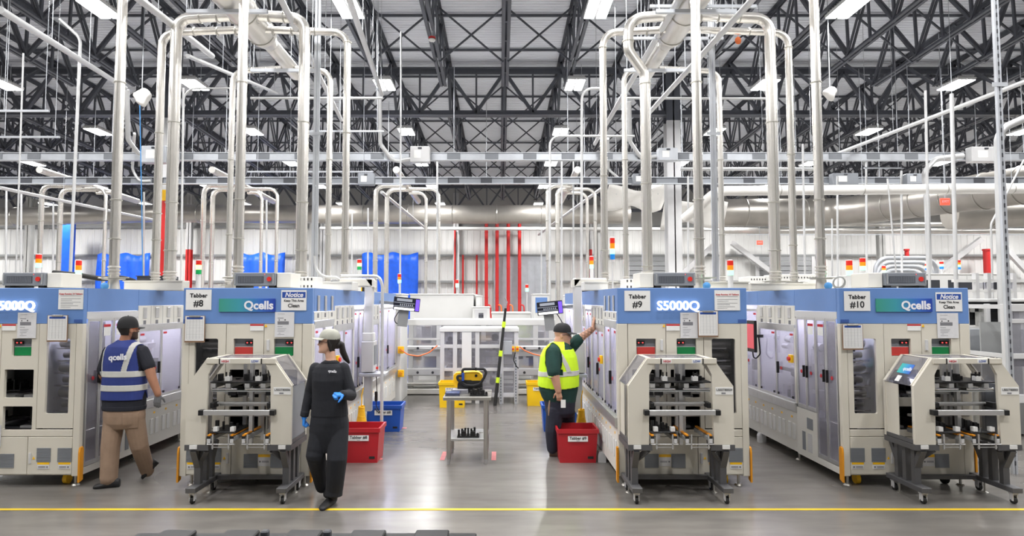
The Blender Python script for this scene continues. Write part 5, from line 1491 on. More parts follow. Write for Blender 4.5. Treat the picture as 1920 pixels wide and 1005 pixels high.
# ================================================================== FAR WALL
def far(px0, py0, px1, py1, d): a, b = W(px0, py1, d), W(px1, py0, d); return a, b.x - a.x, b.z - a.z
def tarp(px0, py0, px1, py1, label, seed):
    a, w, h = far(px0, py0, px1, py1, 38.2); h += a.z - .0; r = random.Random(seed); nx, nz = 18, 10; vs = []; fs = []
    for i in range(nx + 1):
        for j in range(nz + 1):
            u, v = i / nx, j / nz
            vs.append((w * u, -.35 * math.sin(PI * u) * (1 - v * .6) + .08 * math.sin(u * 25 + v * 6 + seed), h * v + (.1 * math.sin(u * 14) if j == nz else 0)))
    for i in range(nx):
        for j in range(nz):
            k = i * (nz + 1) + j; fs.append((k, k + nz + 1, k + nz + 2, k + 1))
    m = MB(); m._add(vs, fs); o = m.build('tarpaulin', 'tarp', None, 60, (a.x, 38.2, 0))
    md = o.modifiers.new('thickness', 'SOLIDIFY'); md.thickness = .02
    tag(o, label, 'tarpaulin', 'blue tarpaulins')
tarp(179, 477, 281, 560, 'blue tarpaulin over the wall opening at the far left', 1)
tarp(437, 476, 534, 560, 'blue tarpaulin over the wall opening behind the left pipes', 2)
tarp(678, 476, 784, 560, 'widest blue tarpaulin left of the aisle', 3)
p = W(130, 420, 37.2)
tag(MB().box(-.25, .25, -.22, .22, 0, p.z).build('wrapped_column', 'tarp', None, None, (p.x, 37.2, 0)), 'column wrapped in blue plastic at the far left', 'column')
a, w, h = far(926, 481, 1024, 590, 38.6)
o = thing('strip_curtain', 'grey translucent curtain over an opening behind the red pipes', 'curtain', (a.x, 38.6, 0))
for i in range(14): MB().box(w * i / 14, w * (i + 1) / 14 + .02, -.06 - .03 * (i % 2), -.04 - .03 * (i % 2), .02, a.z + h).build('strip', 'curtain', o)
for px, py in ((912, 585), (932, 585), (953, 585), (974, 585)):
    p = W(px, 423, 38.0)
    o = thing('red_pipe', 'red vertical fire pipe, %s of four on the far wall' % {912: 'leftmost', 932: 'second from left', 953: 'third from left', 974: 'rightmost'}[px], 'pipe', (p.x, 38.0, 0), 0, 'red fire pipes')
    MB().cyl((0, 0, 0), (0, 0, p.z + .12), .105, 12).build('pipe', 'red_paint', o, 50)
    for z in (2.2, 4.0, p.z - .4): MB().ring((0, 0, z), (0, 0, 1), .11, .018, 14, 5).build('coupling', 'red_paint', o, 50)
    MB().box(-.35, .35, .1, .16, p.z - .15, p.z - .05).build('wall_bracket', 'galv', o)
    MB().tube(fillet([(0, 0, 1.75), (.25, -.15, 1.75), (.3, -.15, .6)], .2), .045, 8).build('branch', 'orange' if px in (932, 953) else 'red_paint', o, 50)
for px in (868, 894): conduit('thin dark red conduit on the far wall %s' % ('near the wall column' if px == 868 else 'left of the fire pipes'), [(px, 478, 38.6), (px, 560, 38.6)], .06, 'red_paint')
conduit('thin red conduit along the far wall column', [(853, 430, 38.0), (853, 560, 38.0)], .05, 'red_paint')
for px0, px1, lab in ((1180, 1250, 'grey roller shutter behind the white column'), (1424, 1520, 'grey roller shutter at the right')):
    a, w, h = far(px0, 481, px1, 580, 38.7)
    o = thing('roller_shutter', lab, 'door', (a.x, 38.7, 0))
    n = 16; H = a.z + h
    for i in range(n): MB().box(0, w, -.06, -.0, H * i / n + .015, H * (i + 1) / n - .015, .01).build('slat', 'roller_door', o)
    MB().box(-.2, 0, -.12, 0, 0, H).build('jamb', 'white_frame', o); MB().box(w, w + .2, -.12, 0, 0, H).build('jamb', 'white_frame', o)
for k, (xa, ya, xb_, yb) in enumerate(((1280, 512, 1340, 458), (1372, 455, 1452, 515), (1745, 520, 1840, 448), (1880, 460, 1935, 520))):
    p, q = W(xa, ya, 38.3), W(xb_, yb, 38.3)
    tag(MB().bar((0, 0, 0), q - p, .28, .25, (0, 1, 0)).build('wall_brace', 'white_frame', None, None, tuple(p)), 'white diagonal wall brace, %s from the left' % ORD[k], 'brace', 'wall braces')
a, w, h = far(1340, 455, 1920, 478, 38.4)
for k, px in enumerate((1850, 1700)):
    p = W(px, 470, 37.9)
    o = thing('red_stand_pipe', 'short red stand pipe at the far right wall' if k == 0 else 'thin red stand pipe behind the rightmost machine', 'pipe', (p.x, 37.9, 0))
    MB().cyl((0, 0, 0), (0, 0, p.z), .2 - .08 * k, 12).build('pipe', 'red_paint', o, 50); MB().cyl((0, 0, p.z), (0, 0, p.z + .1), .24 - .08 * k, 12).build('cap', 'red_paint', o, 50)
# bent grey pipes at the right in front of the wall
for k in range(4):
    y = 484 + 8 * k
    conduit('grey pipe bend in the right background, %s from the top' % ORD[k], [(1640 + 5 * k, 545, 30 - k), (1642 + 5 * k, y, 30 - k), (1755 - 8 * k, y, 30 - k), (1757 - 8 * k, 545, 30 - k)], .1, 'galv', .6)
for k, (px, wd, py, d, lab) in enumerate(((30, 120, 547, 18, 'white machine row in the left background'), (330, 180, 545, 19, 'white machine row behind the second machine'), (1420, 150, 545, 18, 'white machine row behind the gap on the right'), (1638, 262, 515, 16.5, 'white framed machine row behind the rightmost machine'), (1130, 200, 548, 19, 'white machine row behind the third machine'), (560, 120, 547, 19.5, 'white machine row left of the far aisle'))):
    o = cab('enclosure', lab, 'machine', px, px + wd, py, d, 3.0)
    w_ = W(px + wd, py, d).x - W(px, py, d).x; h_ = W(px, py, d).z
    n = max(2, int(w_ / .9))
    for i in range(n): MB().box(w_ * (i + .12) / n, w_ * (i + .88) / n, -.01, 0, h_ - .42, h_ - .14).build('window', 'unit_dark', o)
# ================================================================== ON TOP OF THE MACHINES
def tower(px, py0, py1, d, cols, lit, label, r=.034, pole=0, zbase=0.0):
    a, b = W(px, py0, d), W(px, py1, d); H = a.z - b.z
    o = thing('signal_tower', label, 'signal light', (a.x, d, b.z), 0, 'signal towers')
    k = len(cols); s = H * .86 / k
    for i, c in enumerate(cols):
        nm = {'r': 'lamp_red', 'a': 'lamp_amber', 'g': 'lamp_green', 'b': 'lamp_blue'}[c]
        if i == lit: nm += '_lit'
        z1_ = H * .95 - s * i
        MB().cyl((0, 0, z1_ - s * .96), (0, 0, z1_), r, 16).build('lens', nm, o, 40, None, {'r': 'red lens', 'a': 'amber lens', 'g': 'green lens', 'b': 'blue lens'}[c])
    MB().cyl((0, 0, H * .95), (0, 0, H), r, 16, r * .8).build('cap', 'white_frame', o, 40)
    MB().cyl((0, 0, 0), (0, 0, H * .09), r * .9, 16).build('base', 'white_frame', o, 40)
    z0 = (ZT - .005 if d < 12.5 else zbase) - b.z
    MB().cyl((0, 0, min(z0, 0)), (0, 0, 0), r * (.9 if pole == 0 else .35), 12).build('stem', 'white_frame', o, 40)
tower(148, 487, 519, 7.9, 'rag', 2, 'signal tower lit green on the leftmost machine beside the grey unit')
tower(73, 476, 504, 8.0, 'rag', 2, 'signal tower lit green farther left on the leftmost machine', .034)
tower(373, 487, 517, 7.15, 'rag', 1, 'signal tower lit amber behind the second machine on the left', .03)
tower(674, 486, 508, 11.5, 'rag', 1, 'signal tower lit amber beside the widest tarpaulin', .04)
tower(749, 513, 532, 12.2, 'rag', 2, 'small signal tower above the left monitor', .035, 1)
tower(1148, 444, 491, 7.6, 'ragb', 2, 'tall four colour signal tower on a pole at the third machine', .029, 1)
tower(1109, 480, 506, 11.4, 'rag', 2, 'signal tower lit green left of the third machine', .036)
tower(1369, 487, 519, 7.25, 'rag', 2, 'signal tower lit green at the right of the third machine', .034)
tower(1592, 487, 519, 7.7, 'rag', 2, 'signal tower lit green at the left of the rightmost machine grey unit', .036)
tower(1617, 483, 509, 8.75, 'rag', 2, 'signal tower lit green just right of the nearer one', .038)
for k, (px, y0_, y1_, c) in enumerate(((1657, 498, 512, 'rag'), (1738, 494, 508, 'rab'), (1765, 490, 506, 'rgb'), (1797, 487, 507, 'ragb'))):
    tower(px, y0_, y1_, 17.2, c, 1 if k in (1,) else 2 if k != 2 else 1, 'small distant signal tower, %s from the left above the rightmost machine' % ORD[k], .05, 1, W(1660, 515, 16.5).z + .03)
for px, y0_, y1_, lab in ((857, 524, 540, 'tiny signal tower by the wall column'), (988, 533, 548, 'tiny signal tower right of the red pipes')): tower(px, y0_, y1_, 24, 'rg', 1, lab, .06, 1)
def unit(px0, px1, py0, py1, label, side, d=7.02):
    a, b = W(px0, py1, d), W(px1, py0, d); w = b.x - a.x; h = .145; z = ZT + .03
    o = thing('control_unit', label, 'electronic unit', (a.x, d, z), 0, 'grey control units')
    MB().box(0, w, .0, .42, 0, h, .006).build('case', 'unit_grey', o)
    MB().box(w * .1, w * .72, -.004, 0, h * .2, h * .72).build('grille', 'unit_dark', o)
    q = MB()
    for i in range(24): q.box(w * (.11 + i * .0252), w * (.118 + i * .0252), -.007, -.004, h * .22, h * .7)
    g = q.build('grille_bars', 'unit_grey', o); g['kind'] = 'stuff'
    MB().cyl((w * .86, -.012, h * .5), (w * .86, 0, h * .5), .026, 16).build('switch', 'red_button', o, 40)
    MB().box(w * .745, w * .755, -.003, 0, h * .82, h * .9).build('led', 'led_red', o)
    for x in (.03, .95): 
        MB().box(w * x, w * (x + .02), -.02, 0, h * .12, h * .88, .003).build('handle', 'grey_paint', o)
    for x in (w * .1, w * .9): MB().box(x - .03, x + .03, .02, .38, -.025, 0).build('foot', 'black', o)
    xs_ = (w + .005, w + .16) if side > 0 else (-.16, -.005)
    MB().box(xs_[0], xs_[1], .04, .4, -.02, h, .005).build('end_box', 'white_panel', o)
unit(4, 83, 511, 535, 'grey control unit on top of the leftmost machine', 1)
unit(438, 516, 512, 536, 'grey control unit on top of the second machine', 1)
unit(1228, 1304, 512, 536, 'grey control unit on top of the third machine', -1)
unit(1660, 1737, 511, 535, 'grey control unit on top of the rightmost machine', -1)
def tray(px0, px1, py0, py1, d, dep, label, m='white_panel', perf=False, name='cable_tray'):
    a, b = W(px0, py1, d), W(px1, py0, d)
    z0 = ZT - .005
    o = thing(name, label, 'cover' if perf else 'tray', (a.x, d, z0)); w, h = b.x - a.x, max(.05, b.z - z0)
    MB().box(0, w, 0, dep, 0, h, .006).build('body', m, o)
    if perf:
        for j, zz in enumerate((.25, .8)):
            q = MB(); n = int(w / .045)
            for i in range(n): q.box(.02 + i * .045, .035 + i * .045, -.003, 0, h * zz - .012, h * zz + .016)
            s = q.build('vent_slots', 'dark', o); s['kind'] = 'stuff'
    else: MB().box(-.01, w + .01, -.012, 0, h - .012, h).build('lip', m, o)
tray(232, 342, 526, 537, 8.3, .2, 'beige cable tray bridging from the leftmost to the second machine')
tray(1408, 1545, 531, 540, 8.3, .2, 'beige cable tray bridging from the third to the rightmost machine')
tray(1330, 1404, 528, 538, 7.6, .25, 'white cable tray on top of the third machine')
tray(1457, 1536, 514, 530, 9.9, .5, 'white perforated cover behind the bridge tray on the right', 'white', True, 'perforated_cover')
tray(1406, 1440, 518, 530, 10.3, .5, 'smaller white perforated cover left of the first', 'white', True, 'perforated_cover')
tray(531, 592, 519, 534, 7.6, .3, 'white vented box on top of the second machine', 'white', True, 'vented_box')
tray(1172, 1222, 523, 536, 7.6, .3, 'white vented box on top of the third machine', 'white', True, 'vented_box')
tray(256, 310, 517, 532, 9.6, .4, 'dark cabinet lid on top of the leftmost machine row', 'unit_dark', False, 'dark_cabinet')
tray(596, 660, 528, 538, 8.2, .35, 'white plate with brackets on top of the second machine', 'white', False, 'top_plate_box')
tray(1096, 1140, 528, 538, 8.2, .35, 'white plate with brackets on top of the third machine', 'white', False, 'top_plate_box')
for k, (px, d, lab) in enumerate(((196, 7.5, 'blue round cap beside the leftmost straight riser'), (1325, 7.35, 'blue round cap on top of the third machine'), (1553, 7.35, 'blue round cap on top of the rightmost machine'))):
    p = W(px, 535, d)
    o = MB().sphere((0, 0, .035), .045, 14, 8).cyl((0, 0, 0), (0, 0, .03), .03, 12).build('round_cap', 'wire_blue', None, 40, (p.x, d, ZT)); tag(o, lab, 'cap')
p = W(1573, 522, 7.5)
o = thing('cable_coil', 'coil of grey cable lying on the rightmost machine', 'cable', (p.x, 7.5, ZT))
for k in range(4): MB().ring((0, .0, .075 + .002 * k), (0, 1, .25 + .03 * k), .075 - .004 * k, .006, 24, 6).build('loop', 'grey_paint', o, 50)
for k, (px, d, s_) in enumerate(((700, 9.8, 1), (1066, 10.2, 1))):
    p = W(px + 25, 540, d) if k == 0 else W(px, 540, d)
    o = thing('fan_box', 'small black fan box on top of the %s machine row' % ('left', 'right')[k], 'fan', (p.x - .3 * (1 - 2 * k), d, ZT))
    MB().box(-.08, .08, 0, .16, 0, .16, .005).build('case', 'black', o); MB().box(-.05, .05, -.004, 0, .03, .13).build('grille', 'unit_dark', o); MB().box(-.1, -.085, 0, .1, 0, .12).build('fin', 'yellow', o)
conduit('black corrugated hose sagging across the top of the leftmost machine', [(100, 511, 9), (150, 516, 9), (190, 523, 9), (235, 519, 9), (290, 518, 9.3)], .035, 'rubber', .4, 'corrugated_hose')
# ================================================================== BLACK CASE AT THE BOTTOM EDGE
FD = 3.2
p = W(574, 997, FD); w = (W(886, 995, FD).x - W(262, 995, FD).x)
o = thing('black_case', 'black ribbed plastic case lid at the bottom edge of the picture', 'case', (p.x, FD, 0))
zt = p.z
MB().box(-w / 2, w / 2, -.5, .0, 0, zt - .03, .02).build('body', 'black_soft', o)
MB().box(-w / 2 - .02, w / 2 + .02, -.52, .02, zt - .03, zt - .012, .006).build('lid', 'black', o)
for i in range(5):
    x = -w / 2 + w * (.12 + i * .19)
    MB().box(x - w * .05, x + w * .05, -.5, .01, zt - .014, zt + .008, .006).build('rib', 'black', o)
for f in (.385, .57):
    MB().box(-w / 2 + w * f - .018, -w / 2 + w * f + .018, -.06, -.02, zt - .014, zt + .022, .006).build('knob', 'unit_dark', o)

# ------------------------------------------------------------------ small things hung under the roof
p = W(810, 75, 15.2)
o = thing('strobe', 'small red and white alarm strobe on a roof joist', 'alarm', tuple(p))
MB().sphere((0, 0, 0), .09, 14, 8, (1, 1, .45)).build('dome', 'white', o, 50); MB().cyl((0, 0, .03), (0, 0, .07), .085, 16).build('base', 'red_paint', o, 40)
MB().cyl((0, 0, .07), (0, 0, chord_z(15.2) - p.z + .01), .02, 8).build('stem', 'galv', o)
def bag(px, py, d, s, lab):
    p = W(px, py, d); r = random.Random(px); m = MB(); m.sphere((0, 0, 0), s, 14, 10, (1, .7, 1.1))
    m.v = [(x * (1 + .25 * math.sin(z * 30 / s * .1 + y * 9)), y, z * (1 + .2 * math.sin(x * 14))) for x, y, z in m.v]
    o = thing('wrapped_speaker', lab, 'speaker', tuple(p)); m.build('plastic_wrap', 'film', o, 60)
    MB().cyl((0, 0, s), (0, 0, chord_z(d) + JD - p.z), .012, 6).build('hanger_rod', 'galv', o)
bag(266, 183, 15.5, .2, 'speaker wrapped in white plastic left of the left column')
bag(1556, 176, 14.5, .15, 'speaker wrapped in white plastic at the upper right')
p = W(1384, 76, 9.37)
o = thing('orange_tag', 'small orange tag tied to the pipe at the upper right', 'tag', tuple(p))
MB().sphere((0, 0, 0), .05, 10, 6, (1, .5, 1.2)).build('ribbon', 'orange', o, 60); MB().cyl((0, 0, .05), (0, 0, max(.1, HZ - .06 - p.z)), .004, 6).build('string', 'orange', o)
# ================================================================== PEOPLE
mat('skin_light', rgb(222, 176, 150), .5, var=.05, scale=12)
mat('skin_tan', rgb(176, 126, 100), .5, var=.06, scale=12)
mat('skin_mid', rgb(205, 156, 130), .5, var=.06, scale=12)
mat('navy', rgb(26, 28, 35), .85, var=.15, scale=9, bump=.25)
mat('navy_trousers', rgb(25, 27, 34), .85, var=.15, scale=7, bump=.3)
mat('tee_dark', rgb(34, 36, 46), .85, var=.12, scale=9, bump=.2)
mat('green_tee', rgb(24, 60, 54), .85, var=.12, scale=9, bump=.25)
mat('jeans', rgb(40, 42, 56), .85, var=.15, scale=9, bump=.3)
mat('khaki', rgb(150, 126, 106), .85, var=.12, scale=7, bump=.35)
mat('shoe_black', rgb(30, 30, 32), .6, var=.1)
mat('shoe_brown', rgb(92, 74, 62), .6, var=.1)
mat('sole', rgb(58, 58, 60), .7, var=.1)
mat('glove_blue', rgb(40, 130, 220), .5, var=.08, scale=14)
mat('glove_grey', rgb(120, 122, 126), .7, var=.1, scale=14)
mat('hair', rgb(28, 22, 20), .55, var=.2, scale=30)
mat('beard', rgb(70, 52, 44), .8, var=.2, scale=30)
mat('cap_pale', rgb(166, 166, 156), .8, var=.08, scale=12)
mat('cap_black', rgb(34, 34, 36), .8, var=.1, scale=12)
mat('vest_blue', rgb(42, 58, 128), .75, var=.1, scale=8, bump=.2)
mat('vest_lime', rgb(214, 255, 40), .7, var=.04, scale=8, bump=.2)
mat('reflective', rgb(205, 205, 200), .45, var=.04, scale=8)
mat('frame_dark', rgb(30, 24, 26), .35, var=0)
mat('lens', rgb(120, 90, 100), .1, var=0)
mat('lip', rgb(176, 96, 92), .5, var=0)
mat('eye_white', rgb(235, 232, 228), .3, var=0)
mat('tattoo', rgb(158, 122, 104), .6, var=.2, scale=20)

def put(mb, src, M):
    mb._add([M @ Vector(v) for v in src.v], src.f)
def loft(mb, secs, n=20, p=2.0):
    """closed stack of (centre, rx, ry) ellipses lying flat"""
    vs = []; fs = []
    for c, rx, ry in secs:
        for k in range(n):
            a = 2 * PI * k / n; ca, sa = math.cos(a), math.sin(a)
            e = 2.0 / p
            vs.append((c[0] + rx * math.copysign(abs(ca) ** e, ca), c[1] + ry * math.copysign(abs(sa) ** e, sa), c[2]))
    m = len(secs)
    for i in range(m - 1):
        for k in range(n): fs.append((i * n + k, i * n + (k + 1) % n, (i + 1) * n + (k + 1) % n, (i + 1) * n + k))
    fs.append(tuple(range(n - 1, -1, -1))); fs.append(tuple((m - 1) * n + k for k in range(n)))
    mb._add(vs, fs)
def limb(mb, pts, rad, n=14, sub=5):
    """tapering limb with rounded ends through joints"""
    P = [Vector(p) for p in pts]; path = []; R = []
    for i in range(len(P) - 1):
        for k in range(sub):
            f = k / sub; path.append(P[i].lerp(P[i + 1], f)); R.append(rad[i] + (rad[i + 1] - rad[i]) * f)
    path.append(P[-1]); R.append(rad[-1])
    mb.tube(path, R, n)
    for p, r in ((P[0], rad[0]), (P[-1], rad[-1])) : mb.sphere(p, r * .99, n, 8)
    for p, r in zip(P[1:-1], rad[1:-1]): mb.sphere(p, r, n, 8)
HEAD = [(0.00, .13, .33, -.06), (.04, .19, .39, .06), (.12, .25, .41, .16), (.22, .285, .405, .26), (.30, .305, .40, .31), (.40, .32, .40, .37), (.50, .335, .385, .42), (.62, .345, .40, .45), (.74, .335, .38, .45), (.85, .29, .32, .39), (.94, .19, .21, .28), (1.0, .06, .07, .1)]
def head(mb, base, fwd, H, tilt=0.0, mat_i=0):
    """head whose chin level is at base; looks along fwd"""
    yaw = math.atan2(-fwd[0], fwd[1]) if False else math.atan2(fwd[1], fwd[0]) - PI / 2
    M = Matrix.Translation(Vector(base)) @ Matrix.Rotation(yaw, 4, 'Z') @ Matrix.Rotation(tilt, 4, 'X')
    q = MB(); loft(q, [((0, (yf - yb) / 2 * H, z * H), w * H, (yf + yb) / 2 * H) for z, w, yf, yb in HEAD], 22)
    put_m = mb.cur; mb.cur = mat_i
    put(mb, q, M)
    f = MB(); f.tube([(0, .37 * H, .52 * H), (0, .43 * H, .42 * H), (0, .455 * H, .37 * H), (0, .40 * H, .33 * H)], [.03 * H, .042 * H, .055 * H, .04 * H], 10); f.sphere((0, .45 * H, .375 * H), .052 * H, 10, 7)
    put(mb, f, M)
    for s in (-1, 1):
        e = MB(); e.sphere((s * .335 * H, -.03 * H, .43 * H), .10 * H, 12, 8, (.35, .7, 1.15)); put(mb, e, M)
        e = MB(); e.sphere((s * .05 * H, .40 * H, .385 * H), .03 * H, 8, 6); put(mb, e, M)
        e = MB(); e.sphere((s * .14 * H, .345 * H, .565 * H), .055 * H, 10, 6, (1.6, .7, .6)); put(mb, e, M)
    l = MB(); l.sphere((0, .385 * H, .225 * H), .05 * H, 10, 6, (1.8, .75, .45)); l.sphere((0, .385 * H, .265 * H), .045 * H, 10, 6, (1.9, .7, .4)); l.sphere((0, .36 * H, .07 * H), .08 * H, 10, 7); put(mb, l, M)
    mb.cur = put_m
    return M
def hand(mb, wrist, dirn, nrm, curl=.35, L=.18, thumb=1, spread=.02, r=.0085):
    """palm, four unequal bent fingers and a thumb; nrm points out of the back of the hand"""
    w = Vector(wrist); d = Vector(dirn).normalized(); n = Vector(nrm); n = (n - d * n.dot(d)).normalized(); s = d.cross(n)
    pl = L * .47
    q = MB(); 
    mb.tube([w - d * .03, w + d * .012], [.026, .026], 12)
    for k in range(4):
        o = (k - 1.5) * .0185
        mb.tube([w + s * o * .55, w + s * o + d * pl], [.0145, .0125], 10); mb.sphere(w + s * o + d * pl, .0125, 10, 6)
    mb.tube([w + d * .012, w + d * pl * .95], [.018, .014], 10)
    ln = (.40, .46, .43, .33)
    for k in range(4):
        o = (k - 1.5); p = w + s * o * .0185 + d * pl; L_ = L * ln[k]; a = 0; pts = [p - d * .01]; dd = d + s * o * spread
        for j, f in enumerate((.45, .3, .25)):
            a += curl * (.8 if j == 0 else 1.1)
            v = (dd * math.cos(a) - n * math.sin(a)).normalized()
            p = p + v * L_ * f; pts.append(p)
        mb.tube(pts, [r * 1.1, r * 1.05, r, r * .85], 10)
        for pp, rr in zip(pts[1:], (r * 1.05, r, r * .85)): mb.sphere(pp, rr, 10, 6)
    b = w + s * thumb * .022 + d * .025 - n * .006
    v1 = (d * .6 + s * thumb * .75 - n * .25).normalized(); v2 = (d * .85 + s * thumb * .3 - n * (.25 + curl * .5)).normalized()
    t1 = b + v1 * L * .2; t2 = t1 + v2 * L * .17; t3 = t2 + (v2 - n * curl * .4).normalized() * L * .13
    mb.tube([b - v1 * .02, t1, t2, t3], [.014, .0125, .0105, .009], 10)
    for pp, rr in ((t1, .0125), (t2, .0105), (t3, .009)): mb.sphere(pp, rr, 10, 6)
def shoe(mb, heel, toe, w=.042, h=.07):
    heel, toe = Vector(heel), Vector(toe); d = (toe - heel)
    L = d.length; d.normalize(); up = Vector((0, 0, 1)); up = (up - d * up.dot(d)).normalized(); s = d.cross(up)
    secs = [(-.02, .75, .9), (.0, .85, 1.05), (.2, .9, 1.1), (.4, .95, .95), (.62, 1.08, .7), (.82, 1.05, .55), (.95, .8, .45), (1.02, .4, .3)]
    n = 14; vs = []; fs = []
    for f, ww, hh in secs:
        c = heel + d * (L * f)
        for k in range(n):
            a = 2 * PI * k / n; x, z = math.cos(a), math.sin(a)
            zz = (z * .5 + .5) * h * hh if z > -.6 else 0.0
            vs.append(c + s * (x * w * ww) + up * zz)
    for i in range(len(secs) - 1):
        for k in range(n): fs.append((i * n + k, i * n + (k + 1) % n, (i + 1) * n + (k + 1) % n, (i + 1) * n + k))
    fs.append(tuple(range(n))); fs.append(tuple((len(secs) - 1) * n + k for k in range(n)))
    mb._add(vs, fs)
def grow(mb, name, mats, parent, voxel=.0058, smooth=4):
    """one continuous skin over all the shapes, coloured from the nearest shape"""
    src = mb.mesh('source', mats)
    o = bpy.data.objects.new('source', src); COL.objects.link(o)
    md = o.modifiers.new('r', 'REMESH'); md.mode = 'VOXEL'; md.voxel_size = voxel
    ms = o.modifiers.new('s', 'SMOOTH'); ms.factor = .5; ms.iterations = smooth
    dg = bpy.context.evaluated_depsgraph_get(); dg.update()
    me = bpy.data.meshes.new_from_object(o.evaluated_get(dg)); me.name = name
    bv = BVHTree.FromPolygons([v.co for v in src.vertices], [p.vertices for p in src.polygons])
    mi = [p.material_index for p in src.polygons]
    me.materials.clear()
    for m in mats: me.materials.append(MATS[m])
    out = []
    for p in me.polygons:
        h = bv.find_nearest(p.center); out.append(mi[h[2]] if h[2] is not None else 0)
    me.polygons.foreach_set('material_index', out)
    me.polygons.foreach_set('use_smooth', [True] * len(me.polygons))
    me.update()
    bpy.data.objects.remove(o); bpy.data.meshes.remove(src)
    b = bpy.data.objects.new(name, me); COL.objects.link(b); b.parent = parent
    return b
def shell(body, name, m, pred, off, parent, th=.004):
    """piece of clothing lying on the body: the body's own faces lifted outwards"""
    me = body.data; vn = me.vertices; use = {}; vs = []; fs = []
    for p in me.polygons:
        if pred(p.center, p.material_index, p.normal):
            f = []
            for i in p.vertices:
                if i not in use:
                    use[i] = len(vs); vs.append(vn[i].co + vn[i].normal * off)
                f.append(use[i])
            fs.append(tuple(f))
    if not fs: return None
    n = bpy.data.meshes.new(name); n.from_pydata(vs, [], fs); n.materials.append(MATS[m])
    n.polygons.foreach_set('use_smooth', [True] * len(n.polygons)); n.update()
    o = bpy.data.objects.new(name, n); COL.objects.link(o); o.parent = parent
    md = o.modifiers.new('thickness', 'SOLIDIFY'); md.thickness = th; md.offset = -1
    return o
def cap(parent, M, H, m, brim=.34, low=.60):
    """baseball cap: panelled dome, brim, button"""
    q = MB(); secs = []
    for k in range(9):
        a = k / 8 * PI / 2
        z = low + (1.10 - low) * math.sin(a); c = math.cos(a) ** .75 if k < 8 else .02
        secs.append(((0, -.025 * H, z * H), .385 * H * max(c, .02), .465 * H * max(c, .02)))
    secs.insert(0, ((0, -.025 * H, (low - .06) * H), .385 * H, .462 * H))
    loft(q, secs, 24); r = MB(); put(r, q, M); o = r.build('cap_crown', m, parent, 60)
    b = MB(); vs = []; n = 14
    for zz in (0, -.022):
        for i in range(n + 1):
            a = PI * (.12 + .76 * i / n); ca, sa = math.cos(a), math.sin(a)
            vs.append((ca * .40 * H, sa * .36 * H + .06 * H, (low - .02 + zz) * H))
        for i in range(n + 1):
            a = PI * (.12 + .76 * i / n); ca, sa = math.cos(a), math.sin(a)
            vs.append((ca * .42 * H, sa * (.40 + brim) * H + .06 * H, (low - .05 + zz - .05 * abs(ca)) * H))
    k = n + 1; fs = []
    for i in range(n):
        fs += [(i, i + 1, k + i + 1, k + i), (2 * k + i + 1, 2 * k + i, 3 * k + i, 3 * k + i + 1), (k + i, k + i + 1, 3 * k + i + 1, 3 * k + i), (i + 1, i, 2 * k + i, 2 * k + i + 1)]
    fs += [(0, k, 3 * k, 2 * k), (n, 2 * k + n, 3 * k + n, k + n)]
    b._add(vs, fs); r = MB(); put(r, b, M); r.build('cap_brim', m, parent, 40)
    r = MB(); q = MB(); q.sphere((0, -.025 * H, 1.10 * H), .03 * H, 8, 6); put(r, q, M); r.build('cap_button', m, parent, 60)
    return o
def glasses(parent, M, H, m='frame_dark', lens_m='lens'):
    g = MB(); q = MB()
    for s in (-1, 1):
        pts = [(s * (.15 + .10 * math.cos(a)) * H, (.43 - .05 * abs(math.cos(a)) * (1 if math.cos(a) * s > 0 else 0)) * H, (.50 + .065 * math.sin(a)) * H) for a in [2 * PI * i / 14 for i in range(14)]]
        q.tube(pts, .012 * H, 6, closed=True)
        q.tube([(s * .25 * H, .39 * H, .52 * H), (s * .335 * H, .2 * H, .52 * H), (s * .35 * H, -.02 * H, .5 * H)], .013 * H, 6)
    q.tube([(-.05 * H, .435 * H, .51 * H), (.05 * H, .435 * H, .51 * H)], .012 * H, 6)
    put(g, q, M); o = g.build('glasses', m, parent, 60)
    for s in (-1, 1):
        l = MB(); e = MB(); e.sphere((s * .15 * H, .425 * H, .50 * H), .095 * H, 12, 8, (1, .08, .62)); put(l, e, M); l.build('lens', lens_m, o, 60)
    return o
def face_bits(parent, M, H, lip='lip'):
    for s in (-1, 1):
        l = MB(); e = MB(); e.sphere((s * .14 * H, .37 * H, .505 * H), .038 * H, 10, 6, (1, .7, .65)); put(l, e, M); o = l.build('eye', 'eye_white', parent, 60)
        l = MB(); e = MB(); e.sphere((s * .14 * H, .39 * H, .505 * H), .02 * H, 8, 6); put(l, e, M); l.build('pupil', 'black', o, 60)
        l = MB(); e = MB(); e.tube([(s * .08 * H, .405 * H, .575 * H), (s * .15 * H, .40 * H, .59 * H), (s * .22 * H, .355 * H, .57 * H)], .014 * H, 6); put(l, e, M); l.build('eyebrow', 'hair', parent, 60)
    l = MB(); e = MB(); e.sphere((0, .405 * H, .245 * H), .05 * H, 12, 6, (1.6, .55, .5)); put(l, e, M); l.build('lips', lip, parent, 60)

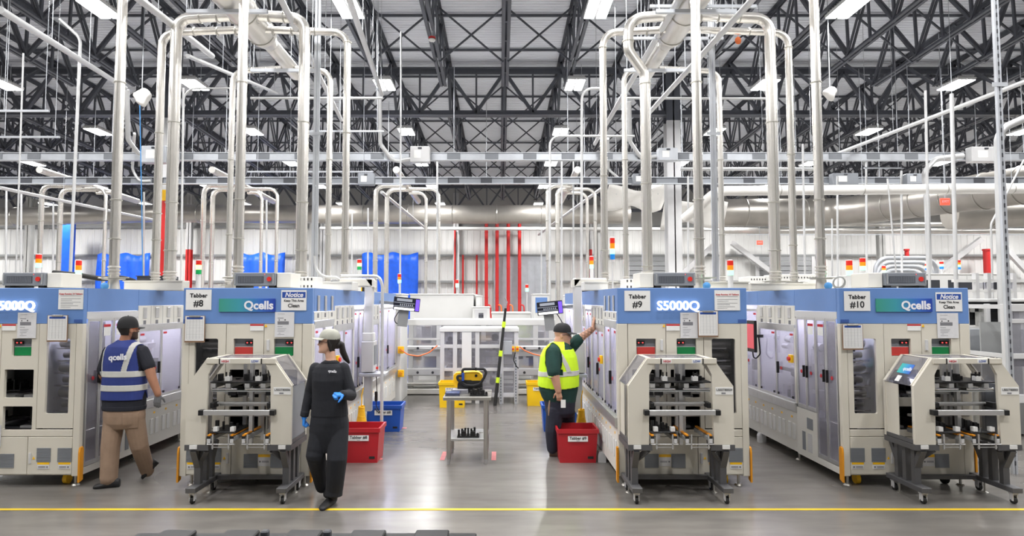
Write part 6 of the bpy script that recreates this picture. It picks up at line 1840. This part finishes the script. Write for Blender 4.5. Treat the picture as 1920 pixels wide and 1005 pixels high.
# ------------------------------------------------------------------ woman in black, walking
WD = 6.28
g0 = W(617, 940, WD)
t = thing('person', 'woman in pale cap and black sweatshirt with blue gloves walking past the machine', 'person', (g0.x, WD, 0))
def J(px, py, d=WD, o=None):
    p = W(px, py, d); return Vector((p.x - g0.x, d - WD, p.z))
kx = WD / F_PX * 1.005
mb = MB()
mb.cur = 1                                                    # sweatshirt
loft(mb, [(J(x, y, WD + dy), hw * kx, ry) for x, y, hw, ry, dy in ((620, 676, 10, .055, .0), (619, 681, 18, .07, 0), (617, 687, 29, .09, 0), (617, 697, 32, .11, 0), (617, 712, 31, .125, -.005), (617, 730, 30, .12, -.005), (618, 748, 31, .12, 0), (618, 766, 33, .125, 0), (618, 778, 34, .128, 0))][::-1], 24, 2.3)
limb(mb, [J(592, 691), J(581, 736, WD + .02), J(571, 776, WD - .03)], [.062, .053, .04])
limb(mb, [J(644, 691), J(658, 741, WD - .02), J(643, 740, WD - .24)], [.062, .056, .044])
mb.tube([J(572, 772, WD - .03), J(570.5, 781, WD - .035)], [.043, .042], 14)
mb.cur = 2                                                    # trousers
loft(mb, [(J(x, y, WD), hw * kx, ry) for x, y, hw, ry in ((618, 775, 33, .122), (618, 790, 35, .13), (617, 805, 36, .128), (616, 820, 35, .12), (614, 836, 33, .105), (614, 846, 26, .09))][::-1], 24, 2.2)
limb(mb, [J(635, 800), J(632, 860, WD - .08), J(627, 918, WD - .02)], [.1, .098, .084], 16)
limb(mb, [J(602, 800), J(592, 853, WD - .05), J(604, 912, WD + .28)], [.1, .094, .068], 16)
mb.tube([J(627, 912, WD - .02), J(626, 929, WD - .02)], [.084, .084], 16)
mb.cur = 3                                                    # shoes
ft = g0
shoe(mb, (J(622, 930).x + .0, .09, .0), (J(616, 930).x - .02, -.17, .0), .046, .085)
mb.tube([J(625, 920, WD), (J(622, 930).x, .04, .05)], [.045, .045], 12)
shoe(mb, (J(604, 912).x + .005, .36, .10), (J(604, 912).x - .0, .17, .015), .044, .08)
mb.cur = 4                                                    # gloves
hand(mb, J(570.5, 783, WD - .035), (-.05, -.1, -1), (-1, -.3, 0), 1.15, .15, 1)
hand(mb, J(643, 740, WD - .25), (-.55, -.75, .12), (.2, -.3, 1), 1.2, .165, -1)
mb.cur = 0
mb.tube([J(621, 684), J(620, 672), J(618.5, 659)], [.058, .05, .05], 14)
Hh = .222
Mh = head(mb, J(615.5, 662.5), (-1, -.22), Hh, .06)
body = grow(mb, 'body', ['skin_light', 'navy', 'navy_trousers', 'shoe_black', 'glove_blue'], t)
cap(t, Mh, Hh, 'cap_pale', .30, .70); glasses(t, Mh, Hh); face_bits(t, Mh, Hh)
Mi = Mh.inverted()
def hairp(c, mi, n):
    q = Mi @ c
    return mi == 0 and .12 * Hh < q.z < .72 * Hh and (q.y < -.08 * Hh or (q.y < .06 * Hh and q.z > .5 * Hh))
hr = shell(body, 'hair', 'hair', hairp, .009, t, .008)
q = MB(); q.tube([(0, -.40 * Hh, .5 * Hh), (0, -.55 * Hh, .42 * Hh), (.02, -.62 * Hh, .1 * Hh), (.03, -.78 * Hh, -.2 * Hh), (.03, -.95 * Hh, -.42 * Hh)], [.025, .03, .032, .028, .01], 12)
q.sphere((0, -.36 * Hh, .4 * Hh), .042, 12, 8); r = MB(); put(r, q, Mh); r.build('ponytail', 'hair', t, 60)
for s in (-1, 1):
    q = MB(); q.tube([(s * .325 * Hh, .02 * Hh, .62 * Hh), (s * .34 * Hh, -.04 * Hh, .4 * Hh), (s * .30 * Hh, -.10 * Hh, .12 * Hh)], [.014, .02, .008], 10); r = MB(); put(r, q, Mh); r.build('hair_strand', 'hair', t, 60)
p = J(623.5, 696, WD - .128); lt = text('chest_lettering', 'qcells', .036, 'notice_white', t, (p.x, p.y - .006, p.z), (PI / 2, .12, .08), bold=.0012)
shell(body, 'neck_rib', 'navy_trousers', lambda c, mi, n: mi == 1 and c.z > J(617, 680).z and abs(c.x - J(620, 676).x) < .09, .004, t)

# ------------------------------------------------------------------ man in blue vest seen from behind
BD_ = 6.98
g1 = W(228, 905, BD_)
t = thing('person', 'man in blue reflective vest and khaki trousers walking between the left machines', 'person', (g1.x, BD_, 0))
def J(px, py, d=BD_):
    p = W(px, py, d); return Vector((p.x - g1.x, d - BD_, p.z))
kx = BD_ / F_PX * 1.005
mb = MB(); mb.cur = 1
loft(mb, [(J(x, y), hw * kx, ry) for x, y, hw, ry in ((236, 638, 11, .06), (236, 644, 20, .085), (236, 650, 31, .11), (235, 660, 36, .125), (234, 680, 36, .14), (234, 705, 36, .14), (233, 730, 37, .14), (233, 750, 38, .14), (233, 766, 37, .138))][::-1], 26, 2.4)
limb(mb, [J(206, 660), J(194, 694, BD_ + .0)], [.075, .066]); limb(mb, [J(266, 660), J(279, 686, BD_ - .02)], [.078, .068])
mb.cur = 0
limb(mb, [J(194, 690, BD_), J(194, 703, BD_ + .04), J(201, 716, BD_ + .3)], [.052, .05, .036])
limb(mb, [J(279, 684, BD_ - .02), J(284, 706, BD_ - .03), J(296, 738, BD_ - .02)], [.056, .05, .036])
mb.tube([J(234, 648), J(236, 636), J(239, 628)], [.07, .062, .06], 14)
mb.cur = 2
loft(mb, [(J(x, y), hw * kx, ry) for x, y, hw, ry in ((233, 762, 36, .135), (233, 778, 37, .14), (233, 792, 36, .135), (232, 802, 30, .11))][::-1], 24, 2.2)
limb(mb, [J(214, 790), J(207, 838, BD_ - .06), J(204, 896, BD_ - .10)], [.108, .094, .086], 16)
limb(mb, [J(252, 790), J(261, 835, BD_ + .02), J(276, 882, BD_ + .20)], [.108, .092, .072], 16)
mb.cur = 3
hx_ = J(205, 905, BD_ - .10)
shoe(mb, (hx_.x + .10, -.08, 0), (hx_.x - .13, -.16, 0), .046, .085)
a_ = J(298, 868, BD_ + .24); b_ = J(268, 893, BD_ + .16); a_.z = max(a_.z, .12); b_.z = .012
shoe(mb, a_, b_, .046, .08)
mb.cur = 4
hand(mb, J(296, 739, BD_ - .02), (-.08, .05, -1), (.3, -1, 0), .35, .19, -1)
mb.cur = 0
hand(mb, J(201, 716, BD_ + .31), (.3, 1, -.1), (0, 0, 1), .5, .18, 1)
Hh = .236
Mh = head(mb, J(240, 636.5), (.55, .84), Hh, 0)
body = grow(mb, 'body', ['skin_tan', 'tee_dark', 'khaki', 'shoe_black', 'glove_grey'], t)
cap(t, Mh, Hh, 'cap_black', .28, .60)
Mi = Mh.inverted()
shell(body, 'hair', 'hair', lambda c, mi, n: mi == 0 and (Mi @ c).z > .22 * Hh and (Mi @ c).y < -.10 * Hh and (Mi @ c).z < .7 * Hh, .006, t)
shell(body, 'beard', 'beard', lambda c, mi, n: mi == 0 and (Mi @ c).z < .36 * Hh and (Mi @ c).z > -.02 and (Mi @ c).y > .04 * Hh and n.z < .5 and (Mi @ c).length < .2, .005, t)
glasses(t, Mh, Hh, 'orange', 'lens')
zh, zs_ = J(233, 748).z, J(236, 642).z
xl, xr = J(199, 680).x, J(269, 680).x
def vest_p(c, mi, n):
    if mi != 1 or c.z < zh - .0 or c.z > zs_ + .02: return False
    f = (c.z - J(233, 700).z) / (J(233, 650).z - J(233, 700).z)
    inn = .012 if f < .2 else .012 + .03 * min(1, (f - .2) * 1.2)
    return xl + inn - (.03 if f < .1 else 0) < c.x < xr - inn + (.03 if f < .1 else 0)
vest = shell(body, 'vest', 'vest_blue', vest_p, .012, t, .008)
for y0_, y1_ in ((705, 693.5), (731, 720)):
    shell(body, 'reflective_band', 'reflective', lambda c, mi, n: vest_p(c, mi, n) and J(233, y0_).z < c.z < J(233, y1_).z, .0155, vest, .003)
for xa, xb_ in ((199, 201), (257, 246)):
    def strap(c, mi, n):
        if not vest_p(c, mi, n) or c.z < J(233, 694).z: return False
        f = (c.z - J(233, 694).z) / (J(233, 645).z - J(233, 694).z)
        if xa < 220: x_ = J(201, 680).x + (J(206, 650).x - J(201, 680).x) * max(0, f - .3)
        else: x_ = J(246, 690).x + (J(258, 650).x - J(246, 690).x) * f
        return abs(c.x - x_) < .026
    shell(body, 'reflective_strap', 'reflective', strap, .0155, vest, .003)
p = J(220, 670, BD_ - .152); text('back_lettering', 'qcells', .088, 'notice_white', t, (p.x + .01, p.y - .012, p.z), (PI / 2 - .05, -.05, 0), bold=.003)
shell(body, 'pocket', 'khaki', lambda c, mi, n: mi == 2 and J(233, 800).z < c.z < J(233, 772).z and c.y < -.05 and J(243, 780).x < c.x < J(266, 780).x, .006, t)
shell(body, 'waistband', 'tee_dark', lambda c, mi, n: mi in (1, 2) and J(233, 768).z < c.z < J(233, 760).z, .006, t)

# ------------------------------------------------------------------ man in yellow vest leaning on the machine
YD = 8.32
g2 = W(1045, 848, YD)
t = thing('person', 'man in bright yellow vest and black cap leaning one hand on the machine', 'person', (g2.x, YD, 0))
def J(px, py, d=YD):
    p = W(px, py, d); return Vector((p.x - g2.x, d - YD, p.z))
kx = YD / F_PX * 1.005
mb = MB(); mb.cur = 1
loft(mb, [(J(x, y), hw * kx, ry) for x, y, hw, ry in ((1051, 641, 11, .08), (1049, 647, 19, .15), (1047, 656, 27, .195), (1047, 668, 32, .21), (1047.5, 685, 34.5, .215), (1047.5, 702, 36, .22), (1047, 716, 36.5, .225), (1047, 730, 36, .225), (1048, 744, 32, .21), (1050, 752, 29, .2))][::-1], 26, 2.2)
limb(mb, [J(1036, 661, YD - .17), J(1038, 697, YD - .27)], [.10, .085]); limb(mb, [J(1064, 657, YD + .15), J(1084, 637, YD + .18)], [.092, .078])
mb.cur = 0
limb(mb, [J(1038, 694, YD - .27), J(1040.5, 706, YD - .28), J(1047, 732, YD - .27)], [.066, .06, .042])
limb(mb, [J(1083, 637, YD + .18), J(1091, 632, YD + .18), J(1111, 617, YD + .15)], [.06, .055, .04])
mb.tube([J(1050, 650), J(1051, 640), J(1053, 632)], [.09, .085, .08], 16)
mb.cur = 2
loft(mb, [(J(x, y), hw * kx, ry) for x, y, hw, ry in ((1049, 746, 30, .205), (1050, 760, 28, .2), (1050, 772, 27, .19), (1050, 780, 24, .16))][::-1], 24, 2.2)
limb(mb, [J(1041, 772, YD - .09), J(1036, 808, YD - .1), J(1037, 840, YD - .08)], [.118, .096, .082], 16)
limb(mb, [J(1062, 772, YD + .12), J(1064, 808, YD + .16), J(1062, 832, YD + .2)], [.118, .094, .08], 16)
mb.cur = 3
a_ = J(1034, 848, YD - .08)
shoe(mb, (a_.x - .02, -.08, 0), (a_.x + .24, -.13, 0), .05, .1)
a_ = J(1058, 846, YD + .2)
shoe(mb, (a_.x - .02, .2, 0), (a_.x + .24, .17, 0), .05, .1)
mb.cur = 0
hand(mb, J(1047, 732, YD - .27), (.14, 0, -1), (.1, -1, 0), .55, .19, 1)
hand(mb, J(1111.5, 616.5, YD + .15), (.12, 0, 1), (-1, -.2, .1), .06, .19, -1)
Hh = .255
Mh = head(mb, J(1053.5, 645.5), (1, -.12), Hh, -.08)
body = grow(mb, 'body', ['skin_mid', 'green_tee', 'jeans', 'shoe_brown'], t)
cap(t, Mh, Hh, 'cap_black', .28, .68); glasses(t, Mh, Hh); face_bits(t, Mh, Hh)
zh, zs_ = J(1047, 724).z, J(1050, 643).z
def vest_p(c, mi, n):
    if mi != 1 or c.z > zs_ + .02: return False
    if c.z < zh - .012 * math.cos((c.x) * 9): return False
    d2 = ((c.x - J(1036, 660).x) / .105) ** 2 + ((c.z - J(1036, 672).z) / .20) ** 2
    if c.y < -.02 and d2 < 1: return False
    if c.y < -.215 and c.z > J(1040, 700).z and c.x < J(1052, 700).x: return False
    d3 = ((c.x - J(1072, 648).x) / .11) ** 2 + ((c.z - J(1072, 648).z) / .11) ** 2
    if c.y > .05 and d3 < 1.6: return False
    # open neck
    if c.x > J(1056, 650).x and c.z > J(1050, 655).z: return False
    return True
vest = shell(body, 'vest', 'vest_lime', vest_p, .013, t, .009)
shell(body, 'reflective_band', 'reflective', lambda c, mi, n: vest_p(c, mi, n) and J(1047, 703).z + .04 * (c.x) < c.z < J(1047, 694).z + .04 * c.x, .017, vest, .003)
def strap(c, mi, n):
    if not vest_p(c, mi, n) or c.z < J(1047, 697).z: return False
    f = (c.z - J(1047, 697).z) / (J(1047, 645).z - J(1047, 697).z)
    x_ = J(1063, 697).x + (J(1036, 650).x - J(1063, 697).x) * f ** 1.4
    return abs(c.x - x_) < .028
shell(body, 'reflective_strap', 'reflective', strap, .017, vest, .003)
r_ = random.Random(2); cen = [Vector((J(px, py, YD + .1).x, .12, J(px, py, YD + .1).z)) for px, py in ((1095, 628), (1101, 625), (1106, 620), (1091, 632))]
shell(body, 'tattoo', 'tattoo', lambda c, mi, n: mi == 0 and c.y > .05 and any((c - q).length < .055 for q in cen) and math.sin(c.x * 150) + math.sin(c.z * 170 + c.x * 60) > -.3, .0015, t, .001)
shell(body, 'stubble', 'beard', lambda c, mi, n: mi == 0 and (Mh.inverted() @ c).z < .16 * Hh and (Mh.inverted() @ c).z > 0 and (Mh.inverted() @ c).y > .2 * Hh and n.z < .2, .001, t, .001) if False else None
p = J(1056, 757, YD - .32)
MB().box(p.x - .03, p.x + .03, p.y - .003, p.y, p.z - .05, p.z + .05).build('badge_card', 'paper', t)
p = J(1030, 757, YD - .2)
MB().tube([(p.x, p.y - .05, p.z + .05), (p.x - .01, p.y - .06, p.z - .04), (p.x - .015, p.y - .05, p.z - .14)], [.008, .014, .006], 8).build('lanyard', 'khaki', t, 60)
